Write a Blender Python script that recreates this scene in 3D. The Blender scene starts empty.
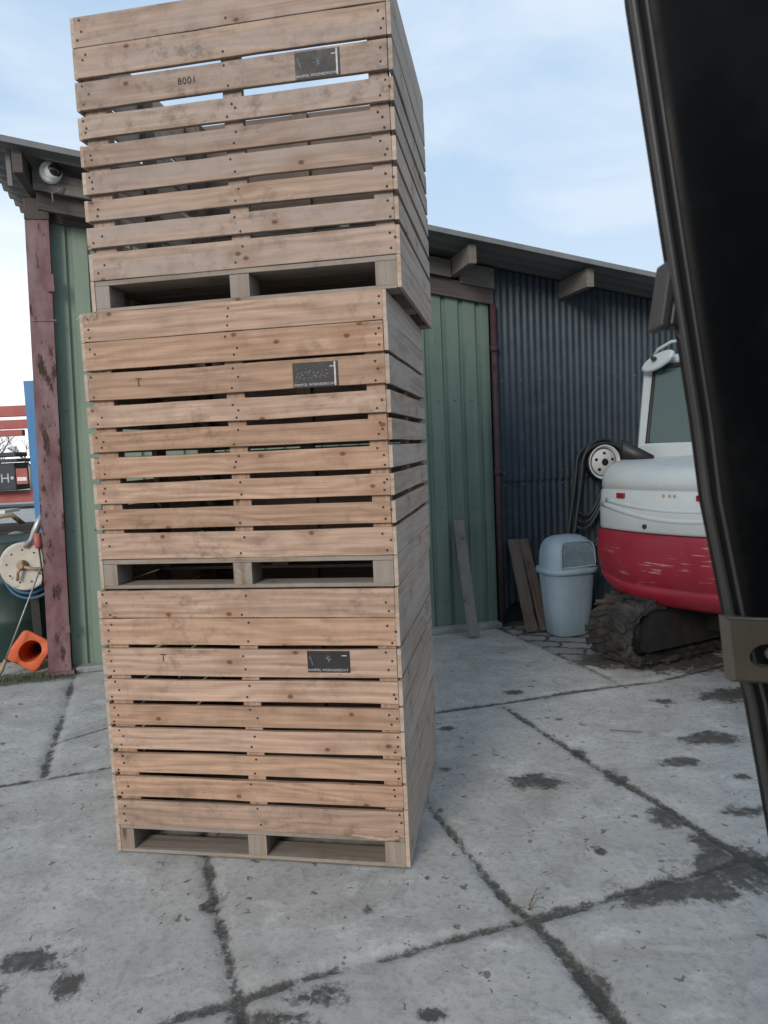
import bpy, bmesh, math, random
import numpy as np
from mathutils import Vector, Matrix, noise as mnoise
random.seed(7)
scn = bpy.context.scene
C = scn.collection
PI = math.pi
R = math.radians

# ------------------------------------------------------------------ helpers
def tag(o, label=None, cat=None, group=None, kind=None):
    if label: o['label'] = label
    if cat: o['category'] = cat
    if group: o['group'] = group
    if kind: o['kind'] = kind
    return o

def empty(name, loc=(0, 0, 0), rz=0.0, label=None, cat=None, group=None):
    o = bpy.data.objects.new(name, None)
    C.objects.link(o)
    o.location = loc
    o.rotation_euler = (0, 0, rz)
    o.empty_display_size = 0.1
    return tag(o, label, cat, group)

class MB:
    """collects geometry with UVs (metres along / across each board) into one mesh"""
    def __init__(s):
        s.v = []; s.f = []; s.uv = []; s.mi = []; s.sm = []
    def face(s, idx, uv=None, mi=0, smooth=False):
        s.f.append(tuple(idx)); s.uv.append(uv or [(0, 0)] * len(idx)); s.mi.append(mi); s.sm.append(smooth)
    def add(s, verts):
        b = len(s.v); s.v.extend([tuple(p) for p in verts]); return b
    def box(s, c, size, rot=None, mi=0):
        c = Vector(c); hx, hy, hz = [q / 2 for q in size]
        M = rot or Matrix.Identity(3)
        P = [c + M @ Vector((x * hx, y * hy, z * hz)) for z in (-1, 1) for y in (-1, 1) for x in (-1, 1)]
        b = s.add(P)
        for q in ((0, 2, 3, 1), (4, 5, 7, 6), (0, 1, 5, 4), (2, 6, 7, 3), (0, 4, 6, 2), (1, 3, 7, 5)):
            uv = [((P[i] - c).dot(M.col[0] if size[0] >= size[1] else M.col[1]), (P[i] - c).z) for i in q]
            s.face([b + i for i in q], uv, mi)
    def board(s, p0, p1, wdir, w, t, jit=0.0012, seg=7, mi=0, chamfer=0.0015):
        """plank from p0 to p1; wdir = width direction; cross-section w x t with eased edges"""
        p0 = Vector(p0); p1 = Vector(p1); L = (p1 - p0).length
        a = (p1 - p0) / L; wd = Vector(wdir).normalized(); td = a.cross(wd)
        ou = random.uniform(0, 40); ov = random.uniform(0, 40); sd = random.uniform(0, 100)
        ch = min(chamfer, t * 0.3)
        prof = [(-w/2 + ch, -t/2), (w/2 - ch, -t/2), (w/2, -t/2 + ch), (w/2, t/2 - ch), (w/2 - ch, t/2), (-w/2 + ch, t/2), (-w/2, t/2 - ch), (-w/2, -t/2 + ch)]
        vc = [0, w, w + .002, w + t, w + t + .002, 2*w + t, 2*w + t + .002, 2*w + 2*t]
        rings = []
        for i in range(seg + 1):
            u = i / seg
            n1 = (mnoise.noise((u * 2.3, sd, 0)) ) * jit * 1.6
            n2 = (mnoise.noise((u * 2.3, sd, 9)) ) * jit * 1.2
            pts = []
            for (x, y) in prof:
                e = mnoise.noise((u * 6, sd + (3 if x > 0 else 0), 5)) * jit
                pts.append(p0 + a * (L * u) + wd * (x + n1 + e) + td * (y + n2))
            rings.append(s.add(pts))
        n = len(prof)
        for i in range(seg):
            for j in range(n):
                k = (j + 1) % n
                u0 = ou + L * i / seg; u1 = ou + L * (i + 1) / seg
                v0 = ov + vc[j]; v1 = ov + (vc[k] if k else vc[-1] + t)
                s.face((rings[i] + j, rings[i + 1] + j, rings[i + 1] + k, rings[i] + k)[::-1],
                       [(u0, v1), (u1, v1), (u1, v0), (u0, v0)], mi)
        s.face([rings[0] + j for j in range(n)], [(ou + y * .3, ov + x) for x, y in prof], mi)
        s.face([rings[-1] + j for j in range(n)][::-1], [(ou + y * .3, ov + x) for x, y in prof][::-1], mi)
    def rings(s, rr, closed=True, capa=True, capb=True, mi=0, smooth=True):
        bs = [s.add(r) for r in rr]; n = len(rr[0])
        for i in range(len(rr) - 1):
            for j in range(n if closed else n - 1):
                k = (j + 1) % n
                s.face((bs[i] + j, bs[i] + k, bs[i + 1] + k, bs[i + 1] + j), [(j / n, i), ((j + 1) / n, i), ((j + 1) / n, i + 1), (j / n, i + 1)], mi, smooth)
        if capa: s.face([bs[0] + j for j in range(n)][::-1], None, mi)
        if capb: s.face([bs[-1] + j for j in range(n)], None, mi)
    def tube(s, pts, r, n=8, mi=0, cap=True):
        pts = [Vector(p) for p in pts]; rr = []
        rad = r if isinstance(r, (list, tuple)) else [r] * len(pts)
        up = None
        for i, p in enumerate(pts):
            d = (pts[min(i + 1, len(pts) - 1)] - pts[max(i - 1, 0)]).normalized()
            if up is None:
                up = Vector((0, 0, 1)) if abs(d.z) < .9 else Vector((1, 0, 0))
            x = d.cross(up).normalized(); y = x.cross(d).normalized(); up = y
            rr.append([p + (x * math.cos(2*PI*k/n) + y * math.sin(2*PI*k/n)) * rad[i] for k in range(n)])
        s.rings(rr, True, cap, cap, mi)
    def lathe(s, prof, c=(0, 0, 0), axis='z', n=32, mi=0, M=None):
        rr = []
        for (r, h) in prof:
            ring = []
            for k in range(n):
                a = 2*PI*k/n
                p = Vector((r * math.cos(a), r * math.sin(a), h))
                if M is not None: p = M @ p
                ring.append(Vector(c) + p)
            rr.append(ring)
        s.rings(rr, True, prof[0][0] > 1e-4, prof[-1][0] > 1e-4, mi)
    def build(s, name, mats, parent=None, loc=None, fix=True):
        me = bpy.data.meshes.new(name)
        me.from_pydata(s.v, [], s.f); 
        uvl = me.uv_layers.new(name='UVMap')
        flat = [c for f in s.uv for p in f for c in p]
        uvl.data.foreach_set('uv', flat)
        me.polygons.foreach_set('material_index', s.mi)
        me.polygons.foreach_set('use_smooth', s.sm)
        for m in (mats if isinstance(mats, (list, tuple)) else [mats]): me.materials.append(m)
        if fix:
            bm = bmesh.new(); bm.from_mesh(me)
            bmesh.ops.recalc_face_normals(bm, faces=bm.faces)
            bm.to_mesh(me); bm.free()
        me.update()
        o = bpy.data.objects.new(name, me); C.objects.link(o)
        if parent is not None: o.parent = parent
        if loc is not None: o.location = loc
        return o

def bevel(o, w=0.005, seg=2):
    m = o.modifiers.new('bevel', 'BEVEL'); m.width = w; m.segments = seg; m.limit_method = 'ANGLE'; m.angle_limit = R(40)
    return o

def text_mesh(name, body, size, mat, parent, M, track=1.0):
    cu = bpy.data.curves.new(name, 'FONT'); cu.body = body; cu.size = size; cu.align_x = 'CENTER'; cu.align_y = 'CENTER'
    cu.space_character = track; cu.extrude = 0.0003
    t = bpy.data.objects.new(name + '_tmp', cu); C.objects.link(t)
    dg = bpy.context.evaluated_depsgraph_get()
    me = bpy.data.meshes.new_from_object(t.evaluated_get(dg))
    bpy.data.objects.remove(t); bpy.data.curves.remove(cu)
    me.transform(M); me.materials.clear(); me.materials.append(mat); me.name = name
    o = bpy.data.objects.new(name, me); C.objects.link(o); o.parent = parent
    return o

# ------------------------------------------------------------------ materials
class NT:
    def __init__(s, name):
        s.m = bpy.data.materials.new(name); s.m.use_nodes = True
        s.t = s.m.node_tree; s.t.nodes.clear()
        s.out = s.n('ShaderNodeOutputMaterial'); s.b = s.n('ShaderNodeBsdfPrincipled')
        s.t.links.new(s.b.outputs[0], s.out.inputs[0])
    def n(s, t, **kw):
        x = s.t.nodes.new(t)
        for k, v in kw.items(): setattr(x, k, v)
        return x
    def put(s, sock, v):
        if v is None: return
        if hasattr(v, 'is_linked') or hasattr(v, 'links'): s.t.links.new(v, sock)
        else: sock.default_value = v
    def math(s, op, a, b=None, c=None, clamp=False):
        x = s.n('ShaderNodeMath', operation=op); x.use_clamp = clamp
        s.put(x.inputs[0], a); s.put(x.inputs[1], b)
        if c is not None: s.put(x.inputs[2], c)
        return x.outputs[0]
    def mix(s, f, a, b, mode='MIX'):
        x = s.n('ShaderNodeMix', data_type='RGBA', blend_type=mode); x.clamp_factor = True
        s.put(x.inputs[0], f)
        for i, v in ((6, a), (7, b)):
            if isinstance(v, (tuple, list)): v = tuple(v) + (1,) if len(v) == 3 else v
            s.put(x.inputs[i], v)
        return x.outputs[2]
    def noise(s, vec, scale, detail=4, rough=.55, dist=0.0):
        x = s.n('ShaderNodeTexNoise'); s.put(x.inputs['Vector'], vec)
        x.inputs['Scale'].default_value = scale; x.inputs['Detail'].default_value = detail
        x.inputs['Roughness'].default_value = rough; x.inputs['Distortion'].default_value = dist
        return x.outputs[0]
    def voro(s, vec, scale, feature='F1'):
        x = s.n('ShaderNodeTexVoronoi', feature=feature); x.voronoi_dimensions = '2D'; s.put(x.inputs['Vector'], vec); x.inputs['Scale'].default_value = scale
        return x
    def mapr(s, v, a, b, c=0.0, d=1.0, smooth=False):
        x = s.n('ShaderNodeMapRange'); x.clamp = True
        if smooth: x.interpolation_type = 'SMOOTHSTEP'
        s.put(x.inputs[0], v)
        for i, q in enumerate((a, b, c, d)): x.inputs[i + 1].default_value = q
        return x.outputs[0]
    def mapping(s, vec, scale=(1, 1, 1), loc=(0, 0, 0), rot=(0, 0, 0)):
        x = s.n('ShaderNodeMapping'); s.put(x.inputs[0], vec)
        x.inputs['Scale'].default_value = scale; x.inputs['Location'].default_value = loc; x.inputs['Rotation'].default_value = rot
        return x.outputs[0]
    def coord(s, k='Object'): return s.n('ShaderNodeTexCoord').outputs[k]
    def attr(s, name):
        x = s.n('ShaderNodeAttribute'); x.attribute_name = name; return x.outputs['Fac']
    def bump(s, h, strength=.3, dist=.01):
        x = s.n('ShaderNodeBump'); x.inputs['Strength'].default_value = strength; x.inputs['Distance'].default_value = dist
        s.put(x.inputs['Height'], h); s.put(s.b.inputs['Normal'], x.outputs[0]); return x.outputs[0]
    def set(s, col=None, rough=None, metal=None, spec=None):
        if col is not None: s.put(s.b.inputs['Base Color'], tuple(col) + (1,) if isinstance(col, (tuple, list)) and len(col) == 3 else col)
        if rough is not None: s.put(s.b.inputs['Roughness'], rough)
        if metal is not None: s.put(s.b.inputs['Metallic'], metal)
        if spec is not None: s.put(s.b.inputs['Specular IOR Level'], spec)
        return s.m

def m_wood(name, light, dark, knots=True, dirt=.5, grey=None, smear=1.0):
    k = NT(name)
    uv = k.coord('UV'); ob = k.n('ShaderNodeNewGeometry').outputs['Position']
    isl = k.n('ShaderNodeNewGeometry').outputs['Random Per Island']
    warp = k.noise(k.mapping(uv, (1.4, 6, 1)), 1.0, 2)
    g1 = k.noise(k.mapping(uv, (2.2, 70, 1)), 1.0, 5, .65, .35)
    sv = k.n('ShaderNodeSeparateXYZ'); k.put(sv.inputs[0], uv)
    band = k.math('SINE', k.math('ADD', k.math('MULTIPLY', sv.outputs[1], 150), k.math('MULTIPLY', warp, 30)))
    g = k.math('ADD', k.math('MULTIPLY', g1, .84), k.math('MULTIPLY', k.mapr(band, -1, 1), .16))
    col = k.mix(k.mapr(g, .30, .68), dark, light)
    lng = k.mapr(k.noise(k.mapping(uv, (.9, 13, 1), (7, 3, 0)), 1.0, 5, .6), .35, .65)
    col = k.mix(k.math('MULTIPLY', lng, .42), col, tuple(q * .72 for q in light))
    # board to board tone
    tone = k.mapr(isl, 0, 1, .80, 1.12)
    col = k.mix(1.0, col, k.n('ShaderNodeCombineColor').outputs[0], 'MIX') if False else col
    hsv = k.n('ShaderNodeHueSaturation'); k.put(hsv.inputs['Color'], col); k.put(hsv.inputs['Value'], tone)
    k.put(hsv.inputs['Saturation'], k.mapr(k.math('FRACT', k.math('MULTIPLY', isl, 7.3)), 0, 1, .88, 1.06))
    col = hsv.outputs[0]
    if grey:
        gm = k.mapr(k.noise(k.mapping(uv, (1.1, 9, 1), (3, 2, 0)), 1.0, 4), .38, .62)
        col = k.mix(k.math('MULTIPLY', gm, .8), col, grey)
    h = g
    if knots:
        kv = k.mapping(uv, (3.9, 5.2, 1))
        vo = k.voro(kv, 1.0)
        sel = k.n('ShaderNodeSeparateColor'); k.put(sel.inputs[0], vo.outputs['Color'])
        on = k.math('GREATER_THAN', sel.outputs[0], .50)
        kn = k.math('MULTIPLY', k.mapr(k.math('ADD', vo.outputs['Distance'], k.math('MULTIPLY', g1, .05)), .050, .085, 1, 0), on)
        col = k.mix(k.math('MULTIPLY', kn, .9), col, (dark[0]*.28, dark[1]*.24, dark[2]*.22))
        halo = k.math('MULTIPLY', k.mapr(vo.outputs['Distance'], .1, .3, 1, 0), on)
        col = k.mix(k.math('MULTIPLY', halo, .30), col, (dark[0]*.8, dark[1]*.62, dark[2]*.5))
    # vertical dirty rain marks and grime, in object space
    d1 = k.mapr(k.noise(k.mapping(ob, (13, 13, 16)), 1.0, 6, .75), .50, .74)
    d2 = k.mapr(k.noise(ob, 2.6, 5, .6), .44, .62)
    col = k.mix(k.math('MULTIPLY', k.math('MULTIPLY', d1, d2), dirt * smear), col, (.075, .052, .038))
    d3 = k.mapr(k.noise(ob, 7, 6, .7), .50, .78)
    col = k.mix(k.math('MULTIPLY', d3, dirt * .42), col, (.12, .085, .06))
    fine = k.mapr(k.noise(ob, 90, 3, .7), .62, .78)
    col = k.mix(k.math('MULTIPLY', fine, .28), col, (.06, .05, .045))
    k.bump(k.math('ADD', h, k.math('MULTIPLY', fine, -.5)), .35, .004)
    return k.set(col, .82, spec=.25)

def m_paint(name, col, rough=.5, var=.2, dirt=(.05, .045, .04), amt=.25, scale=5, metal=0.0, bump=.05, streak=False, spec=.4, scratch=0.0):
    k = NT(name); ob = k.coord('Object')
    n1 = k.noise(ob, scale, 5, .6)
    hsv = k.n('ShaderNodeHueSaturation'); hsv.inputs['Color'].default_value = tuple(col) + (1,)
    k.put(hsv.inputs['Value'], k.mapr(n1, .25, .75, 1 - var, 1 + var))
    c = hsv.outputs[0]
    v = k.mapping(ob, (14, 14, 1.2)) if streak else k.mapping(ob, (6, 6, 6))
    d = k.mapr(k.noise(v, 1.0, 6, .68), .48, .78)
    c = k.mix(k.math('MULTIPLY', d, amt), c, dirt)
    if scratch:
        sc = k.mapr(k.noise(k.mapping(ob, (3.5, 3.5, 110)), 1.0, 3, .6),   .59, .63)
        sc2 = k.mapr(k.noise(ob, 3.1, 3), .52, .6)
        c = k.mix(k.math('MULTIPLY', k.math('MULTIPLY', sc, sc2), scratch), c, (.55, .5, .5))
    k.put(k.b.inputs['Roughness'], k.mapr(k.math('ADD', d, n1), .3, 1.3, rough - .08, rough + .18))
    if bump: k.bump(k.noise(ob, 40, 4), bump, .004)
    return k.set(c, None, metal, spec)

def m_rusty(name, paint, rust, thr=.52, scale=4, rough=.6, streak=True, extra=None):
    k = NT(name); ob = k.coord('Object')
    n1 = k.noise(k.mapping(ob, (3, 3, 1) if streak else (1, 1, 1)), scale, 8, .68)
    r = k.mapr(n1, thr, thr + .06)
    c = k.mix(k.mapr(k.noise(ob, 9, 4), .3, .7), tuple(q * .75 for q in paint), tuple(q * 1.2 for q in paint))
    if extra is not None:
        e = k.mapr(k.noise(k.mapping(ob, (2, 2, .8), (5, 1, 2)), 3.0, 6, .65), .45, .7)
        c = k.mix(k.math('MULTIPLY', e, .7), c, extra)
    rc = k.mix(k.noise(ob, 60, 3), tuple(q * .5 for q in rust), rust)
    c = k.mix(r, c, rc)
    k.bump(k.math('ADD', k.math('MULTIPLY', r, -.6), k.math('MULTIPLY', k.noise(ob, 80, 3), .3)), .3, .004)
    return k.set(c, k.mapr(r, 0, 1, rough, .9), 0, .35)

M = {}
M['wood'] = m_wood('crate_board_wood', (.51, .345, .252), (.27, .165, .108), True, .85)
M['wood_top'] = m_wood('crate_board_wood_dusty', (.455, .332, .255), (.25, .17, .12), True, .85, grey=(.33, .27, .24))
M['wood_side'] = m_wood('crate_side_weathered_daylit_wood', (.54, .41, .31), (.29, .21, .155), True, .55, grey=(.44, .37, .315))  # weathered; the grey cast of the side light is also in the colour
M['wood_base'] = m_wood('pallet_base_wood', (.34, .27, .21), (.20, .155, .12), True, .7, grey=(.28, .26, .24))
M['wood_inner_shade'] = m_wood('crate_inner_shade_wood', (.20, .15, .12), (.12, .088, .07), True, .7)  # darker wood tone carries the shade inside the crates
M['plank_grey'] = m_wood('old_grey_plank', (.24, .20, .17), (.12, .10, .085), True, .6, grey=(.2, .19, .18))
M['plank_brown'] = m_wood('old_brown_plank', (.15, .095, .065), (.07, .045, .032), True, .7, grey=(.12, .105, .095))
M['timber'] = m_wood('roof_timber', (.185, .16, .14), (.10, .085, .075), False, .8, grey=(.17, .165, .158))
M['timber_dark'] = m_wood('dark_timber', (.12, .10, .09), (.065, .055, .05), False, .6)
M['nail'] = m_paint('rusty_nail_head', (.03, .022, .02), .7, .3)
M['black_print'] = m_paint('black_print', (.016, .016, .018), .55, .3, dirt=(.10, .085, .075), amt=.30, scale=30)
M['white_print'] = m_paint('white_print', (.50, .49, .48), .7, .3, amt=.4, scale=60)
M['faded_print'] = m_paint('faded_print', (.20, .205, .215), .7, .5, amt=.3, scale=80)
M['ink'] = m_paint('worn_stencil_ink', (.03, .028, .028), .8, .2, dirt=(.3, .22, .17), amt=.7, scale=40)
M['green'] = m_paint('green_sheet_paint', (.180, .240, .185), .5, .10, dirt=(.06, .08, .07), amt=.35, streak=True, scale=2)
M['green_shaded'] = m_paint('shaded_green_sheet_paint', (.118, .172, .138), .55, .14, dirt=(.045, .06, .05), amt=.5, streak=True, scale=2)  # shaded copy of the green paint, right-hand wall shade put into the colour
M['blue_cor'] = m_rusty('blue_corrugated_paint', (.026, .041, .055), (.12, .145, .16), .64, 5.0, .5, extra=(.034, .052, .068))
M['maroon'] = m_rusty('maroon_steel_paint', (.15, .072, .078), (.070, .040, .028), .535, 3.0, .55, extra=(.26, .19, .20))
M['maroon_dark'] = m_rusty('dark_maroon_pipe', (.055, .028, .035), (.03, .02, .018), .6, 3, .6)
M['fibre'] = m_paint('fibre_cement_roof', (.13, .128, .125), .9, .2, amt=.5, streak=False, scale=3, bump=.3)
M['fibre_edge'] = m_paint('roof_edge_grey', (.16, .165, .165), .8, .2, amt=.3)
M['conc'] = m_paint('concrete_plinth', (.26, .265, .26), .9, .2, amt=.4, bump=.4)
M['dark_in'] = m_paint('dark_interior', (.02, .02, .02), .9, .2)
M['white_plastic'] = m_paint('white_plastic', (.72, .73, .73), .35, .06, amt=.1)
M['glass_black'] = m_paint('black_lens', (.008, .008, .012), .08, .1, amt=.0, bump=0, spec=.8)
M['exc_white'] = m_paint('excavator_white_paint', (.375, .42, .435), .38, .09, dirt=(.25, .22, .18), amt=.4, bump=.02, scale=3)
M['exc_red'] = m_paint('excavator_red_paint', (.205, .012, .026), .45, .18, dirt=(.10, .03, .03), amt=.4, bump=.02, scale=3, scratch=.6)
M['rubber'] = m_paint('muddy_track_rubber', (.018, .0175, .017), .85, .3, dirt=(.12, .105, .09), amt=.6, scale=9, bump=.5)
M['steel_dark'] = m_paint('dark_greasy_steel', (.018, .018, .018), .6, .3, amt=.3)
M['black_plastic'] = m_paint('black_plastic', (.012, .012, .013), .5, .2, amt=.15)
M['gasket'] = m_paint('black_rubber_gasket', (.010, .010, .010), .6, .2)
M['red_lens'] = m_paint('red_reflector', (.22, .008, .02), .2, .1, amt=.1, bump=0)
M['bin'] = m_paint('grey_blue_bin_plastic', (.25, .335, .40), .5, .08, dirt=(.13, .15, .155), amt=.45, bump=.03, streak=True)
M['bin_flap'] = m_paint('bin_flap_plastic', (.13, .18, .22), .55, .15, dirt=(.30, .37, .41), amt=.45, scale=6)
M['wheel_white'] = m_paint('white_wheel_rim', (.60, .61, .60), .5, .1, dirt=(.12, .08, .05), amt=.35)
M['cream'] = m_rusty('cream_rusty_paint', (.50, .47, .40), (.20, .12, .07), .60, 5, .55, streak=False, extra=(.40, .36, .29))
M['hose_dark'] = m_paint('dark_green_hose', (.030, .038, .038), .5, .2, amt=.3)
M['hose_blue'] = m_paint('blue_hose', (.05, .13, .24), .5, .15, amt=.2)
M['blue_steel'] = m_paint('blue_steel_paint', (.055, .20, .42), .5, .12, amt=.25, streak=True)
M['red_steel'] = m_paint('faded_red_steel', (.36, .085, .075), .6, .2, dirt=(.5, .35, .33), amt=.3)
M['navy'] = m_paint('navy_box_paint', (.022, .03, .042), .5, .2, amt=.3)
M['tank_green'] = m_paint('dark_green_tank', (.014, .036, .030), .5, .2, amt=.3, streak=True)
M['galv'] = m_paint('dull_metal', (.36, .36, .35), .45, .15, amt=.35, metal=.6)
M['galv_dull'] = m_paint('dull_screw_head', (.16, .17, .17), .6, .3, amt=.5)
M['brass'] = m_rusty('rusty_tan_pipe', (.32, .235, .15), (.16, .09, .05), .55, 6)
M['orange'] = m_paint('orange_cone_plastic', (.60, .105, .028), .55, .15, dirt=(.16, .07, .04), amt=.6)
M['pillar'] = m_paint('black_satin_panel', (.0016, .0022, .0028), .5, .2, dirt=(.010, .010, .0095), amt=.5, bump=.06, spec=.14, scale=3)
M['trim'] = m_paint('grey_rubber_trim', (.026, .027, .027), .45, .2, dirt=(.085, .08, .072), amt=.25)
M['olive'] = m_paint('olive_grey_bracket', (.060, .056, .045), .45, .15, dirt=(.14, .13, .11), amt=.3, bump=.15, scale=20)
M['bark'] = m_paint('bare_bark', (.16, .125, .10), .9, .2)
M['straw'] = m_paint('straw_fibre', (.48, .43, .36), .9, .2)
M['weed'] = m_paint('weed_leaf', (.07, .10, .035), .8, .3)
M['twig'] = m_paint('dry_twig', (.13, .10, .07), .9, .3)
def m_glass():
    k = NT('tinted_cab_glass')
    k.set((.20, .33, .32), .02)
    k.b.inputs['Transmission Weight'].default_value = .82
    k.b.inputs['IOR'].default_value = 1.45
    return k.m
M['glass'] = m_glass()

# ------------------------------------------------------------------ ground
CR = [  # polyline, half widths (start, end)
 ([(-.2,3.9),(0.14,3.11),(0.24,2.81),(0.31,2.60),(0.37,2.41),(0.43,2.31),(0.48,2.20),(0.52,2.06),(0.56,1.94),(0.59,1.85),(.75,1.3),(1.0,.2)], .010, .022),
 ([(-2.6,1.3),(-0.69,1.94),(-0.49,2.01),(-0.29,2.10),(-0.06,2.16),(0.16,2.24),(0.42,2.31),(0.62,2.37),(0.83,2.46),(1.02,2.51),(1.24,2.59),(1.38,2.61),(3.5,3.3)], .011, .013),
 ([(-.95,3.4),(-0.76,2.76),(-0.67,2.49),(-0.57,2.22),(-0.49,2.00),(-0.46,1.91),(-.3,1.2)], .012, .013),
 ([(-.3,4.1),(0.28,4.26),(0.66,4.35),(1.06,4.48),(1.46,4.58),(1.71,4.62),(2.27,4.89),(4.5,5.6)], .020, .016),
 ([(0.67,4.30),(0.85,3.79),(1.00,3.37),(1.15,3.02),(1.22,2.80),(1.31,2.58),(1.7,1.5)], .014, .024),
 ([(0.91,6.24),(1.41,4.84),(1.48,4.6)], .010, .010),
 ([(-2.36,5.32),(-2.10,4.56),(-1.90,3.92),(-1.79,3.60)], .010, .016),
 ([(-5,2.9),(-1.98,3.52),(-1.78,3.58),(-1.49,3.69),(-1.0,3.85)], .016, .014),
 ([(-1.93,4.04),(-1.69,4.28),(-1.5,4.35)], .012, .012),
]
ST = [  # x, y, rx, ry, darkness
 (.66,3.30,.135,.095,1),(.78,2.70,.028,.03,.9),(1.66,3.70,.17,.10,1),(1.37,3.43,.10,.06,.9),(1.60,3.25,.06,.04,.8),
 (.77,4.52,.07,.05,.9),(1.03,2.44,.28,.085,.85),(1.25,2.56,.25,.13,.9),(.83,2.40,.13,.06,.7),(1.12,2.93,.07,.12,.8),(1.03,3.30,.05,.09,.8),(.93,3.58,.05,.07,.7),(1.2,2.72,.07,.09,.8),
 (-1.03,2.10,.055,.065,.8),(-1.2,2.22,.12,.06,.65),(.07,1.92,.045,.03,.9),(-.12,2.41,.026,.03,.95),(.3,3.99,.05,.03,.8),(.25,3.47,.04,.03,.8),
 (-.67,2.45,.02,.025,.5),(-1.25,2.05,.05,.06,.6),(.55,1.98,.05,.12,.6),(-.25,2.02,.10,.05,.55),(-.4,1.93,.12,.05,.5),(.1,2.58,.012,.014,.9),(.2,2.56,.012,.014,.8),
 (-.95,2.75,.02,.02,.6),(-1.9,3.3,.05,.03,.5),(1.62,4.25,.08,.05,.7),(2.1,4.3,.3,.15,.8),(1.5,2.95,.12,.05,.6),(.95,4.05,.03,.02,.8),(2.0,5.05,.55,.33,1.0),(1.5,5.1,.2,.2,.8),  # last two ellipses: shade under the excavator, painted on the slab
]
def gaxis(lo, hi, step, far, g=1.25):
    a = list(np.arange(lo, hi + 1e-6, step)); s = step
    while a[-1] < far: s *= g; a.append(a[-1] + s)
    s = step; b = [lo]
    while b[-1] > -far: s *= g; b.append(b[-1] - s)
    return np.array(b[1:][::-1] + a)
gx = gaxis(-3.4, 2.6, .022, 400); gy = gaxis(1.5, 6.6, .022, 500)
X, Y = np.meshgrid(gx, gy); P = np.stack([X.ravel(), Y.ravel()], 1)
def segd(P, a, b):
    a = np.array(a); b = np.array(b); d = b - a
    t = np.clip(((P - a) @ d) / (d @ d), 0, 1)
    return np.linalg.norm(P - (a + t[:, None] * d), axis=1), t
crack = np.full(len(P), 9.0)
for pl, w0, w1 in CR:
    n = len(pl) - 1
    for i in range(n):
        d, t = segd(P, pl[i], pl[i + 1])
        u = (i + t) / n
        crack = np.minimum(crack, d - .72 * (w0 + (w1 - w0) * u))
stain_shade = np.full(len(P), -9.0)
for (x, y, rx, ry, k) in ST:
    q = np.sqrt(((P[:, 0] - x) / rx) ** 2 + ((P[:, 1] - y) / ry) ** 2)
    stain_shade = np.maximum(stain_shade, (1 - q) * k)
# dirt strip along the shed foot, paver patch by the bin
CAMPOS = (.152, 3.552)
A = np.array([-2.392, 5.473]); tdir = np.array([.974, .228]); tdir /= np.linalg.norm(tdir); nout = np.array([tdir[1], -tdir[0]])
off = (P - A) @ nout; sw = (P - A) @ tdir
dirt = np.clip(1 - np.abs(off - .02) / .16, 0, 1) * (sw > -2)
dirt = np.maximum(dirt, np.clip(1.2 - np.abs(off - .08) / .2, 0, 1) * np.clip((.15 - sw) / .2, 0, 1))
e0 = np.array([0.91, 6.24]); e1 = np.array([1.41, 4.84]); ed = (e1 - e0) / np.linalg.norm(e1 - e0)
side = (P - e0) @ np.array([-ed[1], ed[0]])
paver = ((side > 0) & (P[:, 1] > 5.02 + (P[:, 0] - 1.4) * .3)).astype(float)
Z = np.zeros(len(P))
Z -= .010 * np.clip(1 - np.clip(crack, 0, 1) / .03, 0, 1)
near = (np.abs(P[:, 0]) < 6) & (P[:, 1] < 8) & (P[:, 1] > 0)
for i in np.where(near)[0]:
    Z[i] += .0035 * mnoise.noise((P[i, 0] * 1.7, P[i, 1] * 1.7, 0)) + .0016 * mnoise.noise((P[i, 0] * 9, P[i, 1] * 9, 3))
Z -= .006
me = bpy.data.meshes.new('ground')
ny, nx = X.shape
idx = np.arange(nx * ny).reshape(ny, nx)
F = np.stack([idx[:-1, :-1], idx[:-1, 1:], idx[1:, 1:], idx[1:, :-1]], -1).reshape(-1, 4)
me.from_pydata(np.column_stack([P, Z]).tolist(), [], F.tolist())
for nm, arr in (('crack', np.clip(crack, -1, 1)), ('stain_shade', np.clip(stain_shade, -2, 1)), ('dirt', dirt), ('paver', paver)):
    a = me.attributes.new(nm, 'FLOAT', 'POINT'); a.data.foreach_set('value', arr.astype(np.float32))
me.polygons.foreach_set('use_smooth', [True] * len(me.polygons))
ground = bpy.data.objects.new('ground', me); C.objects.link(ground); tag(ground, kind='structure')

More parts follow.
